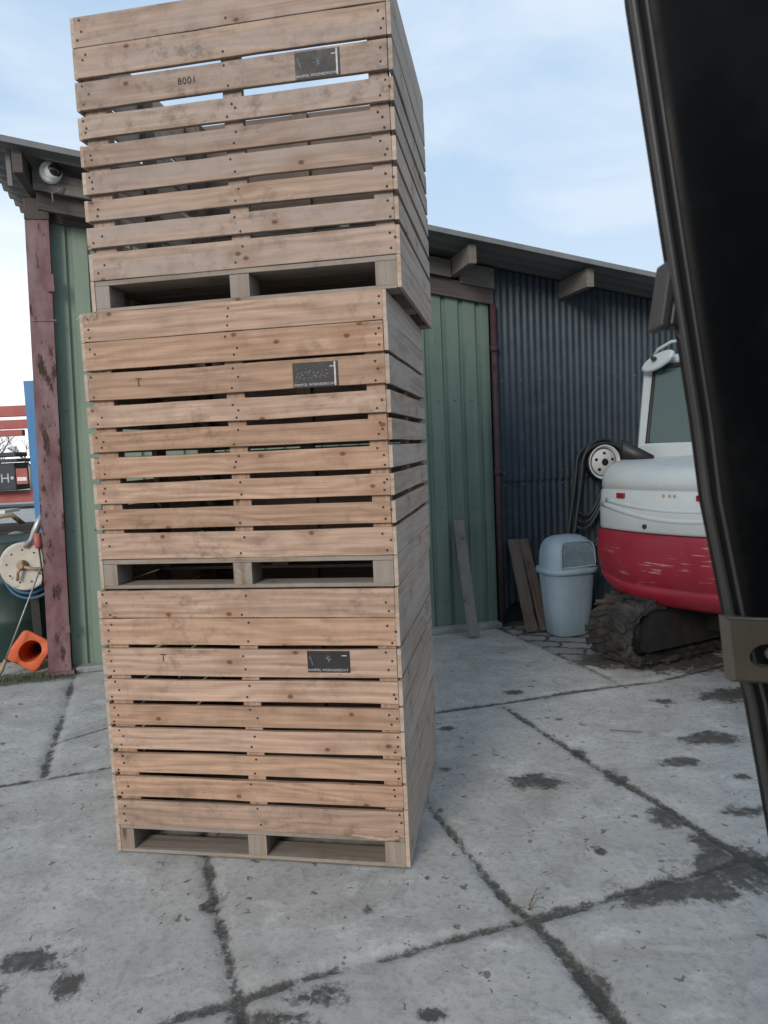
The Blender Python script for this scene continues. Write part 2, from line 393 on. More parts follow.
def m_ground():
    k = NT('worn_concrete_slab'); ob = k.coord('Object')
    big = k.noise(ob, .9, 4, .55); mid = k.noise(ob, 4.2, 6, .65); fin = k.noise(ob, 38, 5, .7)
    col = k.mix(k.mapr(mid, .3, .7), (.30, .291, .272), (.45, .438, .41))
    col = k.mix(k.mapr(big, .35, .65), k.mix(.5, col, (.315, .31, .295)), col)
    # pale scraped patches and grey smears
    pale = k.mapr(k.noise(k.mapping(ob, (1, 1.6, 1), (4, 1, 0), (0, 0, .5)), 3.0, 7, .72, .6), .55, .66)
    col = k.mix(k.math('MULTIPLY', pale, .5), col, (.56, .555, .535))
    smear = k.mapr(k.noise(k.mapping(ob, (1.2, .7, 1), (1, 7, 0), (0, 0, -.6)), 5.0, 7, .75, .9), .56, .68)
    col = k.mix(k.math('MULTIPLY', smear, .5), col, (.19, .178, .16))
    col = k.mix(k.math('MULTIPLY', k.mapr(fin, .50, .68), .5), col, (.17, .17, .165))
    trow = k.mapr(k.noise(k.mapping(ob, (6, 46, 1), (0, 0, 0), (0, 0, .45)), 1.0, 4, .7), .6, .75)
    col = k.mix(k.math('MULTIPLY', trow, .22), col, (.18, .18, .175))
    brn = k.mapr(k.noise(k.mapping(ob, (1, 1.3, 1), (9, 2, 0)), 1.5, 7, .7, .5), .52, .72)
    col = k.mix(k.math('MULTIPLY', brn, .55), col, (.20, .175, .145))
    # grit
    obd = k.n('ShaderNodeVectorMath', operation='ADD'); nz = k.n('ShaderNodeTexNoise'); k.put(nz.inputs['Vector'], ob); nz.inputs['Scale'].default_value = 25; nv = k.n('ShaderNodeVectorMath', operation='SCALE'); k.put(nv.inputs[0], nz.outputs['Color']); nv.inputs['Scale'].default_value = .08
    k.put(obd.inputs[0], ob); k.put(obd.inputs[1], nv.outputs[0]); obd = obd.outputs[0]
    vo = k.voro(obd, 34); sc = k.n('ShaderNodeSeparateColor'); k.put(sc.inputs[0], vo.outputs['Color'])
    grit = k.math('MULTIPLY', k.math('LESS_THAN', vo.outputs['Distance'], k.mapr(sc.outputs[1], 0, 1, .05, .22)), k.math('GREATER_THAN', sc.outputs[0], .90))
    col = k.mix(k.math('MULTIPLY', grit, .7), col, (.07, .066, .06))
    vo2 = k.voro(obd, 9); sc2 = k.n('ShaderNodeSeparateColor'); k.put(sc2.inputs[0], vo2.outputs['Color'])
    pit = k.math('MULTIPLY', k.mapr(k.math('ADD', vo2.outputs['Distance'], k.math('MULTIPLY', fin, .30)), .22, .27, 1, 0), k.math('GREATER_THAN', sc2.outputs[1], .90))
    col = k.mix(k.math('MULTIPLY', pit, .75), col, (.085, .082, .078))
    # pavers
    br = k.n('ShaderNodeTexBrick'); k.put(br.inputs['Vector'], k.mapping(obd, (1, 1, 1), (0, 0, 0), (0, 0, .35)))
    br.inputs['Scale'].default_value = 1.55; br.inputs['Mortar Size'].default_value = .028; br.offset = .37
    br.inputs['Color1'].default_value = (.19, .195, .195, 1); br.inputs['Color2'].default_value = (.26, .265, .265, 1); br.inputs['Mortar'].default_value = (.06, .062, .056, 1)
    pc = k.mix(k.math('MULTIPLY', k.mapr(mid, .4, .7), .5), br.outputs[0], (.11, .11, .105))
    pm = k.attr('paver')
    col = k.mix(pm, col, pc)
    # dark damp stains, plus painted shade under the excavator
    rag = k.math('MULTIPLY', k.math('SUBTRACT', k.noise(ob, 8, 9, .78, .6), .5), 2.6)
    stv = k.math('ADD', k.attr('stain_shade'), rag)
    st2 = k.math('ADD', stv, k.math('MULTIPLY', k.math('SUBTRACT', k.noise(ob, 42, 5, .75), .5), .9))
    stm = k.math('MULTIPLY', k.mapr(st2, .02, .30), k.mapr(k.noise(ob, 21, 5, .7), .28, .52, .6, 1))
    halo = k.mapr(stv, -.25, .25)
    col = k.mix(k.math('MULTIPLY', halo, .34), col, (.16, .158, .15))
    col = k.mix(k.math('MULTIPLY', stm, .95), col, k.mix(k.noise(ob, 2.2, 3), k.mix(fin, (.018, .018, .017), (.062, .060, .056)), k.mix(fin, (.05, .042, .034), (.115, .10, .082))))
    # joints
    cw0 = k.math('ADD', k.attr('crack'), k.math('MULTIPLY', k.math('SUBTRACT', k.noise(ob, 17, 8, .82), .5), .085))
    cw = k.math('ADD', cw0, k.math('MULTIPLY', k.math('SUBTRACT', k.noise(ob, 3.1, 3, .5), .45), .055))
    cm = k.math('MULTIPLY', k.mapr(cw, -.002, .010, 1, 0), k.mapr(k.noise(ob, 55, 4, .7), .32, .52, .55, 1))
    ch = k.mapr(cw, .0, .035, 1, 0)
    col = k.mix(k.math('MULTIPLY', ch, .28), col, (.13, .13, .122))
    col = k.mix(k.math('MULTIPLY', cm, .9), col, k.mix(k.noise(ob, 70, 3), (.020, .019, .016), k.mix(k.mapr(k.noise(ob, 6, 3), .5, .65), (.085, .078, .066), (.055, .062, .034))))
    dm = k.mapr(k.math('ADD', k.attr('dirt'), k.math('MULTIPLY', rag, .4)), .3, .6)
    col = k.mix(k.math('MULTIPLY', dm, .85), col, k.mix(k.noise(ob, 30, 4), (.03, .03, .024), (.10, .095, .075)))
    rough = k.math('SUBTRACT', .92, k.math('MULTIPLY', stm, .22))
    hgt = k.math('ADD', k.math('MULTIPLY', fin, .5), k.math('ADD', k.math('MULTIPLY', mid, .6), k.math('MULTIPLY', k.math('ADD', cm, pit), -.9)))
    k.bump(hgt, .7, .010)
    return k.set(col, rough, 0, .3)
me.materials.append(m_ground())

# ------------------------------------------------------------------ crates
W_, D_, H_ = 1.2, 1.0, 1.074
SL = [(1.072, .965), (.963, .857), (.845, .739), (.7195, .636), (.618, .538), (.522, .4375), (.418, .338), (.318, .236), (.2215, .119)]
def make_crate(px, py, yaw, level, front_m, label, gaps, seed, printed, stencil, side_gap=True):
    random.seed(seed)
    c, s = math.cos(yaw), math.sin(yaw)
    loc = (px + c * .6 - s * .5, py + s * .6 + c * .5, level * H_)
    root = empty('potato_crate', loc, yaw, label, 'crate', 'wooden crates in the tall stack')
    sl = [(a - (gaps * .5 if i > 2 else (gaps * .3 if i == 2 else 0)), b + (gaps * .5 if i > 1 and i < 8 else 0)) for i, (a, b) in enumerate(SL)]
    fm = [front_m, M['nail']]
    def nails(mb, x, z, y):
        mb.lathe([(.0046, 0), (.0044, .0012)], (x, y, z), n=8, mi=1, M=Matrix(((1, 0, 0), (0, 0, -1), (0, 1, 0))))
    fp = MB()
    for i, (a, b) in enumerate(sl):
        z = (a + b) / 2; dz = random.uniform(-.002, .002); xo = random.uniform(-.003, .003)
        fp.board((-.584 + xo * .4, -.491, z + dz + random.uniform(-.001, .001)), (.584 + xo * .4, -.491, z + dz + random.uniform(-.001, .001)), (0, 0, -1), a - b + random.uniform(-.004, .002), .018, jit=.0022, seg=10)
        w = a - b
        for xb_ in (-.560, .558, .004):
            for q in (-.30, .02, .30):
                if abs(xb_) < .1 and q == .02 and random.random() < .6: continue
                if random.random() < .08: continue
                nails(fp, xb_ + random.uniform(-.017, .017) + (.012 if q == .02 else 0), z + (q + random.uniform(-.09, .09)) * w, -.5002)
    fp.build('front_panel', fm, root)
    bp = MB()
    for i, (a, b) in enumerate(sl):
        e_ = .0 if level == 2 else .0055
        bp.board((-.584, .491, (a + b) / 2), (.584, .491, (a + b) / 2), (0, 0, -1), a - b + 2 * e_ * (1 if i > 2 else .3), .018)
    bp.build('back_panel', M['wood_inner_shade'], root)
    for sx in (-1, 1):
        sp = MB()
        for i, (a, b) in enumerate(sl):
            g = 0 if side_gap else (.0045 if i > 2 else 0)
            aa, bb = a + g, b - g
            sp.board((sx * .5925, -.4975, (aa + bb) / 2), (sx * .5925, .4975, (aa + bb) / 2), (0, 0, -1), aa - bb, .015, jit=.0018)
        sp.board((sx * .5925, -.4975, .0595), (sx * .5925, .4975, .0595), (0, 0, -1), .113, .015)
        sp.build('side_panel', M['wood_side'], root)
    for (x, y, w, d) in ((-.535, -.455, .085, .05), (.545, -.455, .068, .05), (-.54, .455, .075, .05), (.54, .455, .075, .05), (.007, -.466, .072, .028), (.0, .466, .072, .028)):
        pb = MB(); pb.board((x, y, .1195), (x, y, 1.066), (1, 0, 0), w, d, mi=0)
        pb.build('post', front_m if y < 0 else M['wood_inner_shade'], root)
    for sx in (-1, 1):
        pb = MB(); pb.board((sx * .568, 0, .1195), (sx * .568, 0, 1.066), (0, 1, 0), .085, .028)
        pb.build('post', M['wood_inner_shade'], root)
    fl = MB(); n = 7
    for i in range(n):
        y0 = -.496 + .992 * i / n
        fl.board((-.583, y0 + .0655, .108), (.583, y0 + .0655, .108), (0, 1, 0), .131, .018)
    fl.build('floor', M['wood_base'], root)
    for y in (-.44, 0, .44):
        for (x, w) in ((-.555, .058), (-.003, .074), (.545, .077)):
            bk = MB(); bk.board((x, y - .056, .0565), (x, y + .056, .0565), (1, 0, 0), w, .083, seg=2)
            bk.build('block', M['wood_base'], root)
        rn = MB(); rn.board((-.583, y, .0075), (.583, y, .0075), (0, 1, 0), .112, .014)
        rn.build('bottom_runner', M['wood_base'], root)
    # printed plate
    xa, xb, za, zb = printed
    pl = MB(); pl.box(((xa + xb) / 2, -.5008, (za + zb) / 2), (xb - xa, .0012, zb - za))
    plate = pl.build('label_plate', M['black_print'], root)
    T = Matrix.Translation(((xa + xb) / 2 - .004, -.5016, za + .0095)) @ Matrix.Rotation(PI / 2, 4, 'X')
    text_mesh('lettering', 'VANPOL WOENSDRECHT', .0128, M['white_print'], plate, T, 1.06)
    em = MB(); rnd = random.Random(seed + 5)
    cx, cz = (xa + xb) / 2, (za + zb) / 2 + .008
    if stencil == 1:
        for j in range(26):   # pale, worn hand-drawn script
            x0 = xa + .014 + (xb - xa - .05) * j / 26
            z0 = cz - .008 + .010 * math.sin(j * 1.9) + rnd.uniform(-.006, .006)
            em.box((x0, -.5016, z0), (rnd.uniform(.004, .010), .0004, rnd.uniform(.0015, .003)), Matrix.Rotation(rnd.uniform(-1.2, 1.2), 3, 'Y'))
        for j in range(30):
            em.box((rnd.uniform(xa + .01, xb - .03), -.5016, rnd.uniform(za + .02, zb - .01)), (.002, .0004, .0015))
    else:
        for j in range(9):
            a = rnd.uniform(0, 6.28); rr = rnd.uniform(.0, .014)
            em.box((cx + rr * math.cos(a), -.5016, cz + rr * math.sin(a)), (rnd.uniform(.006, .013), .0004, .0017), Matrix.Rotation(rnd.uniform(-1.4, 1.4), 3, 'Y'))
        cm_ = MB()
        for j in range(6):
            cm_.box((xa + .010 + .002 * j, -.5016, zb - .022 - .006 * j), (.0018, .0004, .007))
        cm_.build('corner_mark', M['faded_print'], plate)
    cm2 = MB(); cm2.box((xb - .022, -.5016, zb - .018), (.018, .0004, .003)); cm2.build('corner_mark', M['white_print'], plate)
    em.build('emblem', M['faded_print'], plate)
    if stencil != 0:
        wb = MB(); wb.box((xb - .0115, -.5017, (za + zb) / 2), (.006, .0006, zb - za - .004))
        wb.build('white_stripe', M['white_print'], plate)
    return root

cr0 = make_crate(-1.143, 2.842, -.178, 0, M['wood'], 'slatted wooden crate at the bottom of the stack, standing on the concrete', -.001, 11, (.2435, .408, .7555, .8385), 0, False)
cr1 = make_crate(-1.138, 2.874, -.184, 1, M['wood'], 'middle crate of the stack, with frayed straw at its top left corner', .002, 23, (.241, .412, .7430, .8330), 1)
cr2 = make_crate(-1.082, 2.868, -.176, 2, M['wood_top'], 'greyish wooden crate on top of the stack with sky showing through its gaps', .004, 37, (.2525, .416, .7450, .8360), 2)
Tst = lambda x, z: Matrix.Translation((x, -.5012, z)) @ Matrix.Rotation(PI / 2, 4, 'X')
text_mesh('stencil_lettering', '8001', .034, M['ink'], cr2, Tst(-.155, .795), 1.1)
text_mesh('stencil_lettering', 'T', .044, M['ink'], cr1, Tst(-.372, .800))
text_mesh('stencil_lettering', 'T', .044, M['ink'], cr0, Tst(-.338, .806))
# frayed straw on the middle crate
fr = MB(); rnd = random.Random(3)
for j in range(26):
    x0 = -.6 + rnd.uniform(-.01, .11); z0 = 1.074 + rnd.uniform(-.02, .004)
    if x0 > -.58: z0 = 1.075
    p = [Vector((x0, -.5, z0))]
    d = Vector((rnd.uniform(-1, .5), rnd.uniform(-.6, -.1), rnd.uniform(-1.0, .35)))
    for q in range(3):
        p.append(p[-1] + d * .010); d += Vector((rnd.uniform(-.5, .5), rnd.uniform(-.3, .3), -.45))
    fr.tube(p, .0006, 4)
fr.build('frayed_straw', M['straw'], cr1)
# splintered edge on the lowest slat of the bottom crate
spl = MB()
spl.board((.38, -.502, .122), (.50, -.505, .113), (0, 0, 1), .008, .005, jit=.003)
spl.board((.47, -.504, .114), (.565, -.503, .120), (0, 0, 1), .012, .005, jit=.004)
spl.build('splinter', M['wood'], cr0)

# ------------------------------------------------------------------ shed
SA = Vector((-2.392, 5.473, 0)); ST_ = Vector((.974, .228, 0)).normalized(); SN = Vector((ST_.y, -ST_.x, 0))
def wp(s, o=0.0, z=0.0): return SA + ST_ * s + SN * o + Vector((0, 0, z))
def roofz(s): return 3.651 - .1733 * s
rzs = math.atan2(ST_.y, ST_.x)
# local shed frame: x along the wall, -y out towards the yard, so wp(s,o,z) = local (s,-o,z)
shed = empty('shed', SA, rzs, 'low farm shed with green and dark blue sheet walls under a sloping corrugated roof', 'shed')
lean = lambda s, z: -.030 * (3.3 - z) / 1.0 * max(0, 1 - max(0, s) / 1.5) * 1.0
SM = 7.6
def profile_sheet(mb, s0, s1, zb, zt, kind, y0=0.0, rows=6, leaning=True):
    """vertical trapezoid / corrugated sheet; zt is a function of s"""
    pts = []
    if kind == 'trap':
        s = s0; per = .150
        while s < s1:
            for (ds, d) in ((0, 0), (.100, 0), (.110, .022), (.138, .022), (.148, 0)):
                if s + ds <= s1: pts.append((s + ds, d))
            s += per
        if pts[-1][0] < s1: pts.append((s1, pts[-1][1]))
    else:
        n = int((s1 - s0) / .0075)
        for i in range(n + 1):
            s = s0 + (s1 - s0) * i / n
            pts.append((s, .0068 * math.sin(2 * PI * s / .060)))
    base = []
    for r in range(rows + 1):
        u = r / rows; row = []
        for (s, d) in pts:
            z = zb(s) + (zt(s) - zb(s)) * u
            jj = .004 * mnoise.noise((s * 1.3, z * 1.1, 4.0))
            row.append((s + (lean(s, z) if leaning else 0), y0 + d + jj, z))
        base.append(mb.add(row))
    n = len(pts)
    for r in range(rows):
        for j in range(n - 1):
            mb.face((base[r] + j, base[r] + j + 1, base[r + 1] + j + 1, base[r + 1] + j), None, 0, kind != 'trap')
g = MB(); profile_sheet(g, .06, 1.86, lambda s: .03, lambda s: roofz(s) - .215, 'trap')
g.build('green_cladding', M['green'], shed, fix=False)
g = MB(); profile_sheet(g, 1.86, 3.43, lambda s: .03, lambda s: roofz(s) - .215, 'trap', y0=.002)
g.build('green_cladding', M['green_shaded'], shed, fix=False)  # right-hand sheets, their shade painted in
b = MB(); profile_sheet(b, 3.47, SM, lambda s: 1.24, lambda s: roofz(s) - .02, 'cor', y0=-.012, rows=5)
b.build('blue_cladding', M['blue_cor'], shed, fix=False)
b = MB(); profile_sheet(b, 3.47, SM, lambda s: .10 + .07 * math.exp(-((s - 3.62) / .1) ** 2) + .02 * math.sin(s * 9), lambda s: 1.29 + .004 * math.sin(s * 11), 'cor', y0=.004, rows=5)
b.build('blue_cladding', M['blue_cor'], shed, fix=False)
def screws(name, s0, s1, ds, zs, y, mat, rr_=.008):
    mb = MB(); s = s0
    while s < s1:
        for z in zs:
            if random.random() < .1: continue
            zz = z(s) if callable(z) else z
            mb.lathe([(rr_, 0), (rr_ * .9, .004), (0, .006)], (s + lean(s, zz) * (1 if s < 3.45 else 0), y, zz + random.uniform(-.01, .01)), n=7, M=Matrix(((1, 0, 0), (0, 0, -1), (0, 1, 0))))
        s += ds
    return mb.build(name, mat, shed)
o_ = screws('screw_row', .11, 3.4, .150, (.25, 1.05, 1.95, lambda s: roofz(s) - .32), -.002, M['galv_dull']); o_['kind'] = 'stuff'
o_ = screws('screw_row', 3.47 + .055, SM - .1, .180, (.35, 1.20, 1.32, 2.1, lambda s: roofz(s) - .14), -.0165, M['galv_dull'], .007); o_['kind'] = 'stuff'
# dark body behind the cladding, side and back walls
bd = MB()
z0 = 0.0
def wallq(mb, a, bq, za, zb):
    i = mb.add([(a[0], a[1], 0), (bq[0], bq[1], 0), (bq[0], bq[1], zb), (a[0], a[1], za)])
    mb.face((i, i + 1, i + 2, i + 3))
wallq(bd, (.02, .05), (SM, .05), roofz(0) - .2, roofz(SM) - .06)
bd.build('inner_wall', M['dark_in'], shed)
bw = MB(); wallq(bw, (.0, .04), (.0, 6), roofz(0) - .1, roofz(0) - .1); wallq(bw, (0, 6), (SM, 6), roofz(0) - .1, roofz(SM) - .1); wallq(bw, (SM, 6), (SM, .04), roofz(SM) - .1, roofz(SM) - .1)
bw.build('rear_wall', M['green'], shed, fix=False)
# plinth
pl = MB(); pl.box((1.72, -.03, .008), (3.44, .11, .05)); bevel(pl.build('plinth', M['conc'], shed), .01)
# roof: corrugated sheets, waves running down the slope
rf = MB(); sA, sB = -.33, SM + .2; yA, yB = -.56, 6.3
ny_ = int((yB - yA) / .0177)
def rrow(s, dz): return [(s, yA + (yB - yA) * j / ny_, roofz(s) + .022 * math.sin(2 * PI * (yA + (yB - yA) * j / ny_) / .177) + dz) for j in range(ny_ + 1)]
segs = [sA, 2.2, 2.2001, 4.9, 4.9001, sB]
top = []; bot = []
for s_ in segs: top.append(rf.add(rrow(s_, .012))); bot.append(rf.add(rrow(s_, .0)))
for a in range(len(segs) - 1):
    for j in range(ny_):
        rf.face((top[a] + j, top[a + 1] + j, top[a + 1] + j + 1, top[a] + j + 1), None, 0, True)
        rf.face((bot[a] + j, bot[a] + j + 1, bot[a + 1] + j + 1, bot[a + 1] + j), None, 0, True)
    rf.face((top[a], bot[a], bot[a + 1], top[a + 1])); rf.face((top[a] + ny_, top[a + 1] + ny_, bot[a + 1] + ny_, bot[a] + ny_))
for j in range(ny_):
    rf.face((top[0] + j, top[0] + j + 1, bot[0] + j + 1, bot[0] + j)); rf.face((top[-1] + j, bot[-1] + j, bot[-1] + j + 1, top[-1] + j + 1))
roof = rf.build('roof', M['fibre'], shed, fix=False)
# edge strip along the verge
vs = MB(); a0 = Vector((sA, -.575, roofz(sA) - .0)); a1 = Vector((sB, -.575, roofz(sB) - .0))
vs.board(a0, a1, (0, 0, 1), .040, .012, jit=.002, seg=20)
vs.build('verge_strip', M['fibre_edge'], shed)
# purlins sticking out
for s_ in (-.015, 1.17, 2.15, 3.12, 4.10, 5.08, 6.06, 7.0):
    pb = MB(); zt = roofz(s_) - .03
    pb.board((s_, .3, zt - .07), (s_, -.50, zt - .07), (0, 0, 1), .140, .062, jit=.003)
    pb.build('purlin', M['timber'] if s_ > 1 else M['timber_dark'], shed)
# wall plates following the slope
def sloped(s0, s1, dz, h, y, t, mat, name):
    mb = MB(); mb.board((s0, y, roofz(s0) - dz - h / 2), (s1, y, roofz(s1) - dz - h / 2), (0, 0, 1), h, t, jit=.002, seg=12)
    return mb.build(name, mat, shed)
ps = [1.17, 2.15, 3.12]
mb = MB(); mb.board((.03, -.285, 3.512), (1.12, -.285, 3.512 - 1.09 * .1733), (0, 0, 1), .125, .035, jit=.002, seg=10); mb.build('fascia_board', M['timber'], shed)
mb = MB(); mb.board((.03, -.20, 3.40), (1.12, -.20, 3.40 - 1.09 * .1733), (0, 0, 1), .12, .04, jit=.002, seg=10); mb.build('wall_plate', M['timber_dark'], shed)
for a, b2 in zip(ps, ps[1:]): sloped(a + .04, b2 - .04, .055, .135, -.09, .04, M['timber'], 'fascia_board')
sloped(3.165, 3.46, .045, .165, -.06, .04, M['timber'], 'fascia_board')
sloped(-.05, 3.46, .19, .14, -.03, .035, M['timber_dark'], 'wall_plate')
# pale upright strip at the corner
ps_ = MB(); ps_.board((-.085, -.42, 3.42), (-.085, -.42, 3.655), (1, 0, 0), .03, .02); ps_.build('corner_strip', M['fibre_edge'], shed)
# maroon H-section corner post
def hpost(name, s_top, s_bot, y, zt, w, d, mat):
    mb = MB(); sh = s_bot - s_top
    def q(x0, x1, y0, y1):
        rr = []
        for i in range(15):
            u = i / 14; cx = s_bot - sh * u; z = zt * u
            rr.append([(cx + x0, y0, z), (cx + x1, y0, z), (cx + x1, y1, z), (cx + x0, y1, z)])
        mb.rings(rr, smooth=False)
    q(-w / 2, w / 2, y - d / 2, y - d / 2 + .014); q(-w / 2, w / 2, y + d / 2 - .014, y + d / 2); q(-.006, .006, y - d / 2 + .0145, y + d / 2 - .0145)
    for zz in (.06, .35, .6, .98, 1.42, 1.55, 1.85, 2.15, 2.45):
        mb.lathe([(.011, 0), (.010, .006)], (s_bot - sh * zz / zt + random.uniform(-.03, .04), y - d / 2, zz), n=8, M=Matrix(((1, 0, 0), (0, 0, -1), (0, 1, 0))))
    mb.box((s_bot, y - .01, .012), (w + .05, d + .05, .024))
    mb.box((s_bot + w / 2 + .0, y - d / 2 - .006, .34), (.035, .02, .06)); mb.box((s_top + w / 2 - .02, y - d / 2 - .011, 2.86), (.05, .02, .12))
    mb.box((s_top, y - d / 2 - .004, 2.60), (w, .006, .012))
    return mb.build(name, mat, shed)
hpost('corner_post', -.004, -.108, -.02, roofz(0) - .345, .158, .15, M['maroon'])
cp = MB(); cp.board((-.002, -.04, roofz(0) - .345), (.0, -.04, roofz(0) - .205), (1, 0, 0), .165, .13, jit=.004); cp.build('post_cap_timber', M['timber_dark'], shed)
# dark maroon pipe where green meets blue
dp = MB(); dp.tube([(3.455, -.055, .02), (3.45, -.055, 1.1), (3.452, -.055, 2.72)], .026, 10)
for zz in (2.33, 1.3): dp.lathe([(.034, 0), (.034, .05)], (3.452, -.055, zz), n=12)
dp.build('downpipe', M['maroon_dark'], shed)

# security camera on the fascia
def sworld(s, y, z): return wp(s, -y, z)
cam_root = empty('security_camera', sworld(CAMPOS[0], -.305, CAMPOS[1]), rzs, 'round white dome security camera with black lens under the eave', 'camera')
Mout = Matrix(((1, 0, 0), (0, 0, -1), (0, 1, 0)))
Mt = Matrix.Rotation(R(20), 3, 'Z') @ Matrix.Rotation(R(12), 3, 'X') @ Mout
d = MB(); d.lathe([(.072, 0), (.074, .012), (.070, .034), (.060, .050)], (0, 0, 0), n=32, M=Mout); d.build('base', M['white_plastic'], cam_root)
d = MB(); d.lathe([(.060, .030), (.060, .048), (.052, .070), (.036, .086), (.03, .089)], (.006, 0, .004), n=32, M=Mt); d.build('housing', M['white_plastic'], cam_root)
d = MB(); d.lathe([(.044, .070), (.044, .082), (.036, .0905), (.02, .096), (.0, .098)], (.012, 0, .012), n=28, M=Mt); d.build('lens', M['glass_black'], cam_root)
d = MB(); d.tube([(-.05, -.01, -.06), (-.03, -.02, -.12), (.01, -.02, -.135), (.05, -.02, -.12), (.075, -.015, -.085)], .005, 6); d.tube([(.0, -.02, -.134), (.003, -.02, -.2)], .006, 6)
d.build('cable', M['fibre_edge'], cam_root)

# ------------------------------------------------------------------ things along the wall
def lean_plank(base, top, w, t, mat, label):
    base = Vector(base); top = Vector(top)
    root = MB(); root.board(base - base, top - base, SN.cross(top - base), w, t, jit=.003)
    o = root.build('plank', mat, None, base); tag(o, label, 'plank'); return o
def atwall(s, o, z): p = wp(s, o, z); return p
lean_plank((.686, 5.85, .012), atwall(3.09, .035, .935), .092, .022, M['plank_grey'], 'weathered grey plank leaning against the green sheet wall')
lean_plank((1.175, 5.91, .012), atwall(3.57, .05, .74), .098, .024, M['plank_brown'], 'brown plank leaning on the blue wall, left one of two beside the bin')
lean_plank((1.29, 5.93, .012), atwall(3.665, .04, .735), .085, .024, M['plank_brown'], 'dark brown plank squeezed between another plank and the grey bin')

# swing-lid bin
bn = empty('rubbish_bin', (1.462, 5.885, 0), R(17), 'pale blue-grey plastic swing-lid bin beside the blue wall', 'bin')
def sq(a, b, z, n=40, e=2.7, cx=0, cy=0):
    o = []
    for k in range(n):
        t = 2 * PI * k / n; cc, ss = math.cos(t), math.sin(t)
        o.append((cx + a * abs(cc) ** (2 / e) * (1 if cc >= 0 else -1), cy + b * abs(ss) ** (2 / e) * (1 if ss >= 0 else -1), z))
    return o
m = MB(); m.rings([sq(.150, .130, 0), sq(.162, .142, .012), sq(.185, .165, .22), sq(.212, .185, .50), sq(.214, .187, .515)])
m.build('bin_body', M['bin'], bn)
m = MB(); m.rings([sq(.222, .196, .508), sq(.233, .206, .510), sq(.236, .209, .530), sq(.233, .206, .552), sq(.215, .188, .556)])
m.build('rim', M['bin'], bn)
m = MB(); m.rings([sq(.214, .187, .554), sq(.210, .184, .60), sq(.204, .176, .68), sq(.192, .160, .735), sq(.165, .125, .778), sq(.115, .075, .803), sq(.05, .03, .811)], capa=False)
m.build('lid', M['bin'], bn)
m = MB(); rr = []
for (z, w, y) in ((.575, .132, -.1905), (.60, .140, -.1900), (.69, .140, -.1815), (.735, .128, -.172), (.752, .11, -.166)):
    rr.append([(-w, y, z), (w, y, z), (w, y + .012, z), (-w, y + .012, z)])
m.rings(rr, smooth=False); m.build('swing_flap', M['bin_flap'], bn)
m = MB(); m.tube([(-.146, -.187, .572), (-.152, -.186, .60), (-.150, -.178, .70), (-.136, -.166, .752), (-.11, -.158, .768), (.11, -.158, .768), (.136, -.166, .752), (.150, -.178, .70), (.152, -.186, .60), (.146, -.187, .572), (-.146, -.187, .572)], .006, 6)
m.build('flap_frame', M['bin'], bn)

# wheel on the wall and hose hung over it
wl = empty('wall_wheel', atwall(4.40, .055, 1.365), rzs, 'small white five-hole wheel rim fixed to the dark blue wall as a hose hanger', 'wheel')
m = MB(); m.lathe([(.128, .0), (.132, .01), (.126, .022), (.122, .03), (.126, .055), (.142, .085), (.148, .09), (.150, .098), (.142, .100), (.134, .092), (.120, .07), (.116, .045)], (0, .0, 0), n=40, M=Mout); m.build('rim', M['wheel_white'], wl)
m = MB(); m.lathe([(.118, .06), (.114, .082), (.075, .086), (.055, .098), (.035, .1)], (0, 0, 0), n=36, M=Mout); m.build('disc', M['wheel_white'], wl)
m = MB(); m.lathe([(.032, .099), (.030, .104)], (0, 0, 0), n=24, M=Mout)
for k in range(5):
    a = 2 * PI * k / 5 + .3; m.lathe([(.014, .084), (.013, .092)], (.080 * math.cos(a), 0, .076 * math.sin(a)), n=14, M=Mout)
m.build('hub_holes', M['gasket'], wl)
m = MB(); m.lathe([(.115, .02), (.150, .024), (.152, .07), (.135, .075)], (0, 0, 0), n=40, M=Mout); m.build('drum', M['steel_dark'], wl)
hs = MB()
rnd = random.Random(9)
for k in range(5):
    pts = []; R0 = .163 + .016 * (k % 3); wid = .155 + .018 * k; drop = .42 + .07 * k + rnd.uniform(-.03, .03); yy = -.02 - .022 * (k % 4)
    sh = -.10 - .015 * k
    for i in range(33):
        t = i / 32
        a = PI * t
        if True:
            # over the top of the drum, then both legs hang and drift left
            x = -wid * math.cos(a) ; z = R0 * math.sin(a)
            pts.append((x * (1.0 if x > 0 else 1.0), yy, z))
    left = [(-wid - .02 * i / 6 + sh * (i / 8) ** 1.2 * .5, yy, -drop * i / 8) for i in range(8, 0, -1)]
    right = [(wid + sh * (i / 8) * 1.7, yy, -drop * (.7 if k < 3 else 1) * i / 8) for i in range(1, 9)]
    bx0, bx1 = left[0], right[-1]
    midp = [((bx0[0] * (1 - u) + bx1[0] * u), yy, (bx0[2] * (1 - u) + bx1[2] * u) - .10 * math.sin(PI * u)) for u in (.2, .4, .6, .8)]
    loop = left + pts + right + midp[::-1] + [left[0]]
    hs.tube(loop, .0135, 8)
hs.tube([(-.03, -.03, -.46), (.04, -.03, -.53), (.14, -.02, -.57), (.2, -.02, -.62)], .012, 8)
ho = hs.build('garden_hose', M['hose_dark'], None, atwall(4.40, .060, 1.365)); ho.rotation_euler = (0, 0, rzs)
tag(ho, 'dark hose coiled over the white wheel on the blue wall', 'hose')

